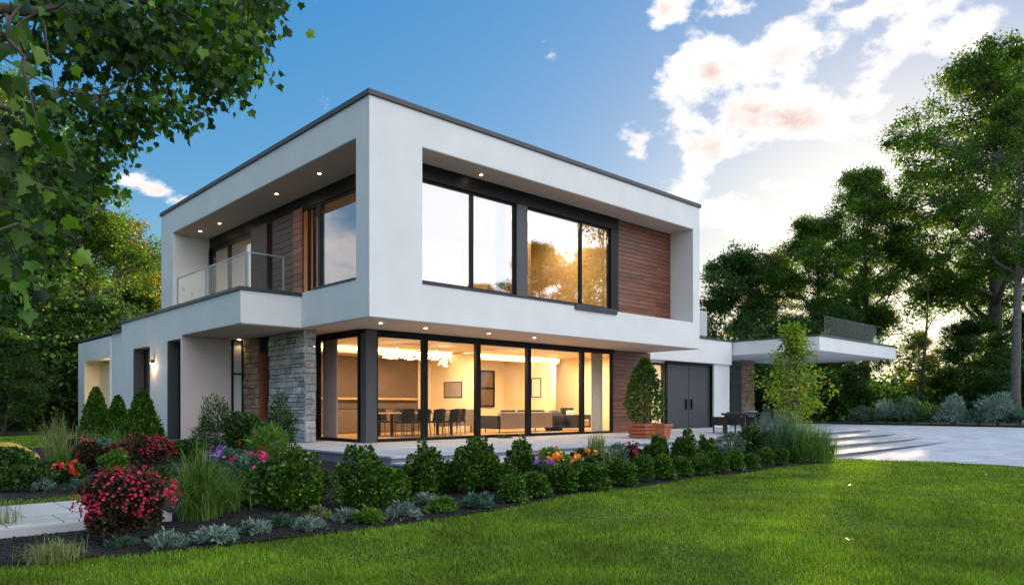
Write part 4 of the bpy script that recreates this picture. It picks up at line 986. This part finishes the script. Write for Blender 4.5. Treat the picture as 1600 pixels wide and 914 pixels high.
# far bed beyond drive: blue-green shrubs row
rowl=[(1345,652,22,44),(1385,655,34,46),(1420,657,40,50),(1455,660,38,46),(1490,662,46,52),(1530,664,40,44),(1560,667,54,56),(1592,670,32,40)]
nm=['leftmost shrub of the blue-green row beyond the driveway','second shrub from the left in the row beyond the driveway','third shrub from the left in the row beyond the driveway','fresh green shrub near the middle of the row beyond the driveway','tall silvery shrub right of the middle of the driveway row','low shrub beside the orange flowers of the driveway row','tallest shrub of the blue-green row beyond the driveway','rightmost shrub of the driveway row, cut by the picture edge']
for (u,vb,hp,wp),l in zip(rowl,nm):
    r=rg();p=PZ(u,vb+10,0.02);p=PD(u,vb,(np.array([31.6,0,0])-CAM)@np.array([1,0,0])/ray(u,vb)[0]);d=(p-CAM)@Fv
    H=hp*d/f*1.0*R.uniform(.85,1.1);W=wp*d/f*1.35;t=thing('driveway_shrub',l,'shrub',(p[0],p[1],.02),0,'blue-green shrubs beyond the driveway')
    foliage('foliage',r,W,H,2600,.17,('lf_bluegreen','lf_silver','lf_grass')[(0,1,0,2,1,0,1,0)[rowl.index((u,vb,hp,wp))]],T_NARROW,t,lump=.6,shell=.2,up=1.1)
    stems('stem',r,W,H,5,.02,'bark',t)
m=MB();m.box(31.0,33.5,-40,14,-.3,.05);struct(m.build('border_bed','mulch',bevel=.03))
r=rg();p=PD(1512,668,39.);o=blossoms('orange_flowers',r,1.1,.35,60,.16,'fl_orange',groups=3,loc=(31.5,-6.6,.05));tag(o,'small clump of orange flowers at the foot of the driveway shrubs','flowers')
# sapling
r=rg();loc,d=place(1240,702);sp=thing('sapling','young yellow-green tree with a few orange leaves in front of the canopy','tree',loc)
m=MB();P=[];D=[]
H=4.55
for a in range(3):
    ang=a*2.1+.5;m.tube([(0,0,-.1),(.12*math.cos(ang),.12*math.sin(ang),H*.3),(.25*math.cos(ang),.25*math.sin(ang),H*.62),(.18*math.cos(ang),.18*math.sin(ang),H*.93)],[.035,.026,.018,.006],6)
for k in range(130):
    z=H*(.22+.78*r.random()**.9);W=np.interp(z/H,[.2,.35,.55,.72,.8,1.],[.45,1.25,1.3,.8,.5,.25]);a=r.uniform(0,6.28);rr_=W*r.uniform(.25,1.);c=np.array([rr_*math.cos(a),rr_*math.sin(a),z])
    m.tube([(0.1*math.cos(a),.1*math.sin(a),max(.5,z-.55*rr_-.2)),c*.55+[0,0,z*.45-.08],c],[.012,.008,.004],4,cap=False)
    n=int(r.uniform(18,46));e=r.normal(size=(n,3))*np.array([.15,.15,.11]);P.append(c+e);D.append(e+r.normal(size=(n,3))*.1+[0,0,-.06])
m.build('trunk','bark_grey',sp,smooth=True);P=np.concatenate(P);D=np.concatenate(D);n=len(P)
V,i,t=cloud(P,D,r.normal(size=(n,3))*.8+[0,0,1],.12*r.uniform(.6,1.25,n),T_WIDE);mesh_np('crown',V,i,t,'lf_sapling',sp)
#=====================================================================================================
# TREES
#=====================================================================================================
PR={}
PR['A']=tree_proto(11,'','tree','lf_tree','bark',H=19,crown_z0=6.5,Rx=5.8,trunk_r=.38,ncl=520,lpc=160,leaf=.145,cr=.6,lobes=22)
PR['B']=tree_proto(12,'','tree','lf_tree','bark_grey',H=24,crown_z0=7.5,Rx=7.8,trunk_r=.5,ncl=760,lpc=160,leaf=.15,cr=.62,lobes=26)
PR['C']=tree_proto(13,'','tree','lf_tree_dark','bark',H=13,crown_z0=1.2,Rx=4.4,trunk_r=.22,ncl=420,lpc=130,leaf=.16,cr=.62,lobes=16)
PR['D']=tree_proto(14,'','tree','lf_autumn','bark',H=15,crown_z0=2.5,Rx=4.4,trunk_r=.26,ncl=330,lpc=120,leaf=.16,cr=.6,lobes=16)
PR['E']=tree_proto(15,'','tree','lf_tree','bark_grey',H=12,crown_z0=3.,Rx=3.2,trunk_r=.16,ncl=70,lpc=60,leaf=.17,cr=.7,lobes=9)
PR['F']=tree_proto(19,'','tree','lf_tree','bark_grey',H=22,crown_z0=10.5,Rx=5.4,trunk_r=.46,ncl=420,lpc=140,leaf=.15,cr=.62,lobes=18)
usedp=set()
def tree(kind,u,d,top,label,sx=1.,group=None,rz=None):
    p=PD(u,HY,d);gz=float(hG(p[0],p[1]));Hn={'A':19,'B':24,'C':13,'D':15,'E':12,'F':22}[kind]
    Hreal=(HY-top)/f*d+1-gz;s=Hreal/Hn*.985;rz=R.uniform(0,6.28) if rz is None else rz
    if kind in usedp:o=dup(PR[kind],(p[0],p[1],gz),rz,label,(s*sx,s*sx,s))
    else:
        usedp.add(kind);o=PR[kind];o.location=(p[0],p[1],gz);o.rotation_euler=(0,0,rz);o.scale=(s*sx,s*sx,s);o['label']=label
    o['group']=group or 'woodland trees';return o
GR='trees right of the house'
tree('B',1555,50,80,'tallest broadleaf tree at the right edge of the photo with an open crown',1.08,GR)
tree('F',1588,41,150,'tall tree near the right border with a bare grey lower trunk',.8,GR)
tree('A',1352,50,268,'large rounded tree behind the right end of the canopy',.92,GR)
tree('A',1275,56,345,'green tree behind the middle of the canopy, left of the large rounded one',1.15,GR)
tree('E',1435,48,395,'thin sparse tree in the bright gap between the two largest right-hand trees',1.0,GR)
tree('C',1145,55,395,'bushy tree right beside the house end, behind the side wing',1.0,GR)
tree('D',1205,60,400,'yellowish green tree between the house and the canopy',1.1,GR)
tree('C',1300,46,480,'dark low tree directly behind the canopy railing',1.2,GR)
tree('C',1525,44,500,'dark dense tree low at the right, beneath the tallest crown',1.3,GR)
tree('C',1650,46,440,'dark dense tree at the far right behind the driveway shrubs',1.3,GR)
tree('C',1230,46,500,'dark understory tree behind the sapling',1.4,GR)
tree('D',1440,60,520,'small yellow-leaved tree glowing in the low sun beyond the driveway',1.,GR)
GL='trees left of the house'
tree('D',165,46,340,'golden-tinged tree left of the house with sunlit yellow leaves',1.3,GL)
tree('A',105,40,230,'large green tree behind the overhanging maple',1.1,GL)
tree('A',235,58,400,'tree just left of the upper storey, lower than its neighbours',1.0,GL)
tree('C',60,33,440,'dark dense tree at the left, above the flower beds',1.3,GL)
tree('C',150,34,470,'dark dense tree directly left of the low wing',1.2,GL)
tree('B',-40,40,100,'tall tree cut by the left edge of the photo',1.,GL)
tree('C',5,27,520,'low dark tree behind the tall pale grass at the left edge',1.3,GL)
tree('D',60,44,330,'yellow-green tree behind the dark ones at the left edge',1.1,GL)
tree('C',215,44,455,'dark tree peeping over the low wing roof beside the upper box',1.0,GL)
# trees across the garden, mirrored in the upper windows
GB='trees mirrored in the upper windows'
for k,(x,y,kd,h) in enumerate(((34,-52,'A',16.5),(44,-56,'C',15),(24,-60,'C',14),(38,-48,'C',13),(52,-44,'A',20.5),(56,-36,'E',27),(29,-58,'A',17.5),(48,-50,'A',16),(-46,52,'A',15),(-34,60,'D',14),(-58,40,'A',14),(64,-46,'A',22))):
    Hn={'A':19,'C':13,'D':15,'E':12}[kd];s=h/Hn;o=dup(PR[kd],(x,y,-.5),R.uniform(0,6),'woodland tree across the garden, seen only as a reflection in the upper windows',(s*1.1,s*1.1,s));o['group']=GB
# woods as masses
def mass(name,pts,n,leaf,mat,label,spread):
    r=rg();idx=r.integers(0,len(pts),n);P=np.array([p[:3] for p in pts])[idx];S=np.array([p[3:6] for p in pts])[idx]
    d=rnd_dir(r,n);P=P+d*S*(r.random(n)**.4)[:,None];P[:,2]=np.maximum(P[:,2],.05)
    V,i,t=cloud(P,r.normal(size=(n,3))+d*.5,r.normal(size=(n,3))*.7+[0,0,1],leaf*r.uniform(.6,1.3,n),T_WIDE)
    o=mesh_np(name,V,i,t,mat);tag(o,label,'woods',kind='stuff');return o
pts=[]
for k in range(150):
    u=R.uniform(1090,1720);d=R.uniform(44,74);p=PD(u,HY,d);h=R.uniform(2.,5.) if not(1300<u<1500) else R.uniform(1.,2.4);pts.append((p[0],p[1],h*.6,R.uniform(1.6,3.),R.uniform(1.6,3.),h*.8))
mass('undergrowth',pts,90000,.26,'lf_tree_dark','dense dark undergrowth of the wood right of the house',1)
pts=[]
for k in range(110):
    u=R.uniform(-140,262);d=R.uniform(30,60);p=PD(u,HY,d)
    if p[0]>-3 and p[1]<22:continue
    h=R.uniform(2.,6.);pts.append((p[0],p[1],h*.6,R.uniform(1.5,2.6),R.uniform(1.5,2.6),h*.8))
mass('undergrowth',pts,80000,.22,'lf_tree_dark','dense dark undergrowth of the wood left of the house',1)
pts=[]
for k in range(170):
    az=R.uniform(-42,42);d=R.uniform(95,130);p=PD(CX+f*math.tan(math.radians(az)),HY,d);h=R.uniform(7,12.)
    if 24<az<33:h*=.5
    pts.append((p[0],p[1],h*.5,5,5,h*.62))
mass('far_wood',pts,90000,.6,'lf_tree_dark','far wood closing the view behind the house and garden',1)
# ------------------------------------------------------------------ overhanging maple
r=rg();base=PD(-560,HY,7.5);mt=thing('maple_tree','maple overhanging the view at top left, with large lobed leaves close by','tree',(base[0],base[1],-.45))
B0=np.array([base[0],base[1],-.45]);m=MB()
forks=[PD(-420,200,7.0),PD(-380,-60,7.6),PD(-330,330,6.2)]
top=PD(-540,100,7.5)
m.tube([[0,0,-.2],[.05,.03,2.2],list(top-B0)],[.26,.2,.15],12)
sub=[PD(60,20,6.5),PD(210,95,8.2),PD(40,180,9.5),PD(-60,300,5.5),PD(330,30,8),PD(10,60,4.2),PD(-20,380,4.2)]
def limb(a,b,r0,r1,sag=.15,k=6):
    a=np.array(a);b=np.array(b);pts=[]
    for i in range(k+1):
        t=i/k;q=a*(1-t)+b*t+np.array([0,0,sag*math.sin(math.pi*t)])+r.normal(size=3)*.03*np.linalg.norm(b-a)*.4*(0<i<k);pts.append(q-B0)
    m.tube(pts,[r0+(r1-r0)*i/k for i in range(k+1)],8);return pts
nodes=[]
for k,(a,b,r0,r1) in enumerate(((top,sub[0],.10,.05),(sub[0],sub[1],.05,.02),(top,sub[2],.09,.03),(top,sub[3],.07,.02),(sub[0],sub[4],.045,.015),(top,sub[5],.06,.02),(sub[3],sub[6],.02,.01),(sub[2],PD(150,150,9.5),.03,.012))):nodes+=limb(a,b,r0,r1)
nodes=np.array(nodes)
cl=[]
def addc(L,d0,d1,rr,n,s):
    for u,v in L:cl.append((PD(u,v,R.uniform(d0,d1)),rr,n,s))
near=[(10,40),(40,90),(15,150),(60,200),(20,250),(85,140),(30,330),(70,370),(10,420),(95,300),(0,470),(35,420),(10,200),(-30,300),(-30,120),(45,20),(0,350)]
addc(near,3.8,5.5,.2,9,.125);addc(near,6,8,.26,16,.10)
mid=[(150,20),(190,45),(230,20),(260,55),(300,25),(330,60),(360,30),(385,22),(400,10),(410,-10),(330,95),(368,78),(300,70),(250,80),(200,80),(160,70),(120,60),(355,115),(370,100),(335,130),(280,10),(100,20),(70,50),(385,45),(230,60),(130,100),(310,110),(180,10),(60,-10),(215,110),(350,10),(385,-10)]
addc(mid,6.0,8.5,.24,62,.09);addc(mid,6.5,9,.24,60,.085)
far=[(265,170),(245,150),(280,180),(225,165),(205,150),(180,165),(150,180),(120,160),(90,180),(60,170),(190,200),(160,220),(130,230),(100,220),(70,240),(170,250),(140,270),(110,270),(80,290),(50,260),(185,225),(150,300),(120,310),(90,330),(60,330),(30,290),(60,380),(30,360),(90,350),(220,185),(195,175),(20,230),(10,300),(75,410),(40,410)]
addc(far,8.5,11.5,.27,80,.095);addc(far[14:40:2],9,13,.34,80,.095)
P=[];D=[];S=[]
for c,rr_,n,s in cl:
    c=np.array(c)-B0;j=np.argmin(np.linalg.norm(nodes-c,axis=1));q=nodes[j];mid_=(q+c)/2+[0,0,.1]
    m.tube([q,q*.5+mid_*.5+r.normal(size=3)*.02,mid_,c],[.014,.01,.008,.004],5,cap=False)
    n=int(n*r.uniform(.7,1.2));e=r.normal(size=(n,3))*np.array([.6,.6,.45])*rr_;P.append(c+e);D.append(unit(e)*.5+r.normal(size=(n,3))*.35+[0,0,-.75]);S.append(s*r.uniform(.65,1.25,n))
P=np.concatenate(P);D=np.concatenate(D);S=np.concatenate(S);n=len(P)
NR=unit(r.normal(size=(n,3))*.9-Fv*.3+[0,0,.5]);hh=n//2
V,i,t=cloud(P[:hh],D[:hh],NR[:hh],S[:hh],T_MAPLE);V2,i2,t2=cloud(P[hh:],D[hh:],NR[hh:],S[hh:],T_MAPLE2);i=np.concatenate([i,i2+len(V)]);V=np.concatenate([V,V2]);t=np.concatenate([t,t2])
m.build('trunk','bark',mt,smooth=True);mesh_np('crown',V,i,t,'lf_maple',mt)
# ------------------------------------------------------------------ lawn blades, chips, fallen leaves
def lawn(name,P,label,h0=.06,w0=.0065):
    r=rg();n=len(P);az=r.uniform(0,6.283,n);h=h0*r.uniform(.5,1.35,n)*(.8+.35*np.sin(P[:,0]*1.7+np.sin(P[:,1]*2.1)*1.3)*np.sin(P[:,1]*1.3));dist=np.hypot(P[:,0]-CAM[0],P[:,1]-CAM[1]);w=w0*np.maximum(1,dist/9)*r.uniform(.7,1.3,n)
    side=np.stack([np.cos(az),np.sin(az),np.zeros(n)],1)*w[:,None]/2;lean=np.stack([-np.sin(az),np.cos(az),np.zeros(n)],1)*(h*r.normal(0,.45,n))[:,None]
    mid=P+lean*.35;mid[:,2]+=h*.6;tip=P+lean;tip[:,2]+=h
    V=np.stack([P-side,P+side,mid+side*.7,mid-side*.7,tip],1).reshape(-1,3);b=np.arange(n)[:,None]*5
    idx=(b+np.array([0,1,2,3,3,2,4])[None,:]).ravel();o=mesh_np(name,V,idx,np.tile([4,3],n),'lawn_blade');tag(o,label,'grass',kind='stuff');return o
r=rg();N=900000
d=5.2+(27-5.2)*r.random(N)**1.45;lat=r.uniform(-.80,.80,N)*d
X=CAM[0]+Fv[0]*d+Rv[0]*lat;Y=CAM[1]+Fv[1]*d+Rv[1]*lat
ok=(Y<np.interp(X,FX,FY)+.03+.05*np.sin(X*9)*np.sin(X*23))&(X<11.5+(-6.5-Y)*.13-.02)
P=np.stack([X,Y,np.full(N,-.495)],1)[ok]
lawn('lawn_grass',P,'mown green lawn filling the foreground')
n=140000;X=r.uniform(-16,-1.8,n);Y=r.uniform(-2.8,16,n);ok=(X<-6.1)&((Y<-1.93)|(Y>1.05)|(X<-9.6))|(Y>7.6);X,Y=X[ok],Y[ok]
P=np.stack([X,Y,hG(X,Y)+.02],1);lawn('lawn_grass',P,'patches of lawn behind the stone path at the left',.06,.008)
n=26000;X=r.uniform(-10,11.3,n);Y=np.interp(X,FX,FY)+r.random(n)**1.3*2.2+.02
P=np.stack([X,Y,[dz(a,b)+.006 for a,b in zip(X,Y)]],1);V,i,t=cloud(P,r.normal(size=(n,3))*[1,1,.25],r.normal(size=(n,3))*.5+[0,0,1],.035*r.uniform(.4,1.4,n),T_LEAF)
o=mesh_np('mulch_chips',V,i,t,'chips');tag(o,'loose dark bark chips covering the bed along the lawn','mulch',kind='stuff')
for (u,v),l in zip(((1330,757),(1540,741),(1327,842),(1000,770)),('dry tan leaf lying on the lawn near the end of the bed','dry tan leaf on the lawn near the driveway','brown curled leaf on the lawn at the lower right','fallen leaf at the mulch edge below the boxwood row')):
    p=PZ(u,v,-.44);V,i,t=cloud(np.array([[p[0],p[1],-.45]]),np.array([[1,.4,.15]]),np.array([[.2,.1,1.]]),.085,T_MAPLE);tag(mesh_np('fallen_leaf',V,i,t,'fl_orange' if v==842 else 'tabletop'),l,'leaf')
#=====================================================================================================
# SKY, SUN, CAMERA
#=====================================================================================================
SAZ=math.radians(17.4);SEL=math.radians(6.3)
w=bpy.data.worlds.new('World');scene.world=w;w.use_nodes=True;nt=w.node_tree;nt.nodes.clear()
sky=nd(nt,'ShaderNodeTexSky');sky.sky_type='NISHITA';sky.sun_disc=False;sky.sun_elevation=SEL;sky.sun_rotation=math.pi/2-SAZ;sky.air_density=1.;sky.dust_density=.6;sky.ozone_density=2.5;sky.altitude=300
gm=nd(nt,'ShaderNodeGamma');gm.inputs[1].default_value=.31;lk(nt,sky.outputs[0],gm.inputs[0])
hs=nd(nt,'ShaderNodeHueSaturation');hs.inputs['Hue'].default_value=.515;hs.inputs['Saturation'].default_value=2.9;hs.inputs['Value'].default_value=1.72;lk(nt,gm.outputs[0],hs.inputs['Color'])
geo=nd(nt,'ShaderNodeTexCoord')
dirn=nd(nt,'ShaderNodeVectorMath',operation='NORMALIZE');lk(nt,geo.outputs['Generated'],dirn.inputs[0])
def M(op,a,b=None,c=None,clamp=False):
    n=nt.nodes.new('ShaderNodeMath');n.operation=op;n.use_clamp=clamp
    for i,x in enumerate((a,b,c)):
        if x is None:continue
        if hasattr(x,'links') or hasattr(x,'is_linked'):lk(nt,x,n.inputs[i])
        else:n.inputs[i].default_value=x
    return n.outputs[0]
def dot(vec):
    n=nd(nt,'ShaderNodeVectorMath',operation='DOT_PRODUCT');lk(nt,dirn.outputs[0],n.inputs[0]);n.inputs[1].default_value=vec;return n.outputs['Value']
sep=nd(nt,'ShaderNodeSeparateXYZ');lk(nt,dirn.outputs[0],sep.inputs[0])
az=M('ARCTAN2',dot(tuple(Rv)),dot(tuple(Fv)));el=M('ARCSINE',sep.outputs[2])
cmb=nd(nt,'ShaderNodeCombineXYZ');lk(nt,az,cmb.inputs[0]);lk(nt,el,cmb.inputs[1])
def fbm(scale,detail,rough,off):
    mp=nd(nt,'ShaderNodeMapping');mp.inputs['Location'].default_value=off;mp.inputs['Scale'].default_value=(1,1,1.7);lk(nt,dirn.outputs[0],mp.inputs['Vector'])
    n=nd(nt,'ShaderNodeTexNoise',Scale=scale,Detail=detail,Roughness=rough);lk(nt,mp.outputs[0],n.inputs['Vector']);return n.outputs['Fac']
BL=[(1230,75,75,48,-.75,1.),(1110,110,60,50,-.3,.9),(1190,175,95,42,.15,1.),(1110,225,62,24,.2,.9),(1095,190,55,22,.5,.85),(1405,80,80,30,-.7,1.),(1500,50,75,20,-.35,.8),(1040,20,36,22,-.8,.85),(1150,15,34,26,0,.85),(995,227,20,20,0,.8),(1200,285,60,20,-.5,.7),(1400,8,90,18,0,.85),(1080,295,40,30,-.2,.7),(1110,330,60,26,0,.8),(1370,290,120,30,-.55,.7),(1250,350,110,34,-.1,.7),(1290,10,60,22,-.5,.9),(228,293,62,13,.25,.9),(1190,240,40,16,.2,.8)]
cur=None
for u,v,ru,rv,an,st in BL:
    a0=math.atan((u-CX)/f);e0=math.atan((HY-v)/math.hypot(f,u-CX))
    mp=nd(nt,'ShaderNodeMapping',vector_type='TEXTURE');mp.inputs['Location'].default_value=(a0,e0,0);mp.inputs['Rotation'].default_value=(0,0,-an);k=math.cos(a0)
    mp.inputs['Scale'].default_value=(ru/f*1.25*k,rv/f*1.3*k,1);lk(nt,cmb.outputs[0],mp.inputs['Vector'])
    ln=nd(nt,'ShaderNodeVectorMath',operation='LENGTH');lk(nt,mp.outputs[0],ln.inputs[0]);b=M('SUBTRACT',1.,ln.outputs['Value'],clamp=False);b=M('MAXIMUM',b,-1.);b=M('MULTIPLY',b,st) if st!=1 else b
    cur=b if cur is None else M('MAXIMUM',cur,b)
n1=fbm(10.,10.,.6,(3.1,1.7,.4));n1s=fbm(10.,5.,.5,(3.1-.025*math.cos(SAZ),1.7-.025*math.sin(SAZ),.42))
raw=M('ADD',cur,M('MULTIPLY',M('SUBTRACT',n1,.5),5.2))
mask1=nd(nt,'ShaderNodeMapRange',interpolation_type='SMOOTHSTEP');lk(nt,raw,mask1.inputs[0]);mask1.inputs[1].default_value=.06;mask1.inputs[2].default_value=.72
# free clouds and an added light bank outside the framed part of the sky
n2=fbm(2.6,8.,.6,(8.3,2.2,5.));outm=nd(nt,'ShaderNodeMapRange');lk(nt,M('ABSOLUTE',az),outm.inputs[0]);outm.inputs[1].default_value=.75;outm.inputs[2].default_value=1.0
m2=nd(nt,'ShaderNodeMapRange',interpolation_type='SMOOTHSTEP');lk(nt,n2,m2.inputs[0]);m2.inputs[1].default_value=.47;m2.inputs[2].default_value=.62
fill_bank=dot((.30,-.86,.41));bm=nd(nt,'ShaderNodeMapRange',interpolation_type='SMOOTHSTEP');lk(nt,M('ADD',fill_bank,M('MULTIPLY',M('SUBTRACT',n2,.5),.9)),bm.inputs[0]);bm.inputs[1].default_value=.38;bm.inputs[2].default_value=.8  # bright bank added out of view to light the front wall and lawn
mask=M('MAXIMUM',mask1.outputs[0],M('MULTIPLY',M('MULTIPLY',m2.outputs[0],outm.outputs[0]),.8))
# warm white veil around the low sun
sd=(math.cos(SAZ)*math.cos(SEL),math.sin(SAZ)*math.cos(SEL),math.sin(SEL))
sund=dot(sd);veil=M('POWER',M('MAXIMUM',sund,0.),34.);veilw=M('MULTIPLY',veil,.85)
thick=nd(nt,'ShaderNodeMapRange');lk(nt,raw,thick.inputs[0]);thick.inputs[1].default_value=.35;thick.inputs[2].default_value=1.25
shade=M('MULTIPLY',thick.outputs[0],M('MULTIPLY_ADD',M('SUBTRACT',n1s,n1),8.,.62,clamp=True))
ccol=nd(nt,'ShaderNodeMix',data_type='RGBA');lk(nt,M('MULTIPLY',shade,1.1,clamp=True),ccol.inputs[0]);ccol.inputs[6].default_value=(4.1,3.95,3.9,1);ccol.inputs[7].default_value=(3.0,2.35,2.15,1)
mixv=nd(nt,'ShaderNodeMix',data_type='RGBA');lk(nt,veilw,mixv.inputs[0]);lk(nt,hs.outputs[0],mixv.inputs[6]);mixv.inputs[7].default_value=(5.,4.4,3.7,1)
mixc=nd(nt,'ShaderNodeMix',data_type='RGBA');lk(nt,mask,mixc.inputs[0]);lk(nt,mixv.outputs[2],mixc.inputs[6]);lk(nt,ccol.outputs[2],mixc.inputs[7])
mixb=nd(nt,'ShaderNodeMix',data_type='RGBA');lk(nt,bm.outputs[0],mixb.inputs[0]);lk(nt,mixc.outputs[2],mixb.inputs[6]);mixb.inputs[7].default_value=(6.7,7.0,7.6,1)
bg=nd(nt,'ShaderNodeBackground');bg.inputs[1].default_value=.12;lk(nt,mixb.outputs[2],bg.inputs[0])
wo=nd(nt,'ShaderNodeOutputWorld');lk(nt,bg.outputs[0],wo.inputs[0])
w.cycles.sampling_method='MANUAL';w.cycles.sample_map_resolution=1024
sl=bpy.data.lights.new('sun','SUN');sl.energy=4.5;sl.angle=math.radians(.6);sl.color=(1,.72,.42);so=bpy.data.objects.new('sun',sl);C.objects.link(so)
so.rotation_euler=Vector(sd).to_track_quat('Z','Y').to_euler();so.location=(30,10,20)
cd=bpy.data.cameras.new('camera');cd.sensor_width=36;cd.lens=f/1600*36;cd.shift_y=(HY-457)/1600;cd.clip_end=3000;cd.clip_start=.05
co=bpy.data.objects.new('camera',cd);C.objects.link(co);co.location=CAM;co.rotation_euler=(math.pi/2,0,A-math.pi/2);scene.camera=co
scene.view_settings.view_transform='Standard';scene.view_settings.look='None';scene.view_settings.gamma=1;scene.view_settings.exposure=1.3
cy=scene.cycles;cy.max_bounces=8;cy.diffuse_bounces=4;cy.glossy_bounces=4;cy.transparent_max_bounces=12;cy.transmission_bounces=4;cy.caustics_reflective=False;cy.caustics_refractive=False;cy.sample_clamp_indirect=6;cy.use_denoising=True
scene.render.engine='CYCLES'
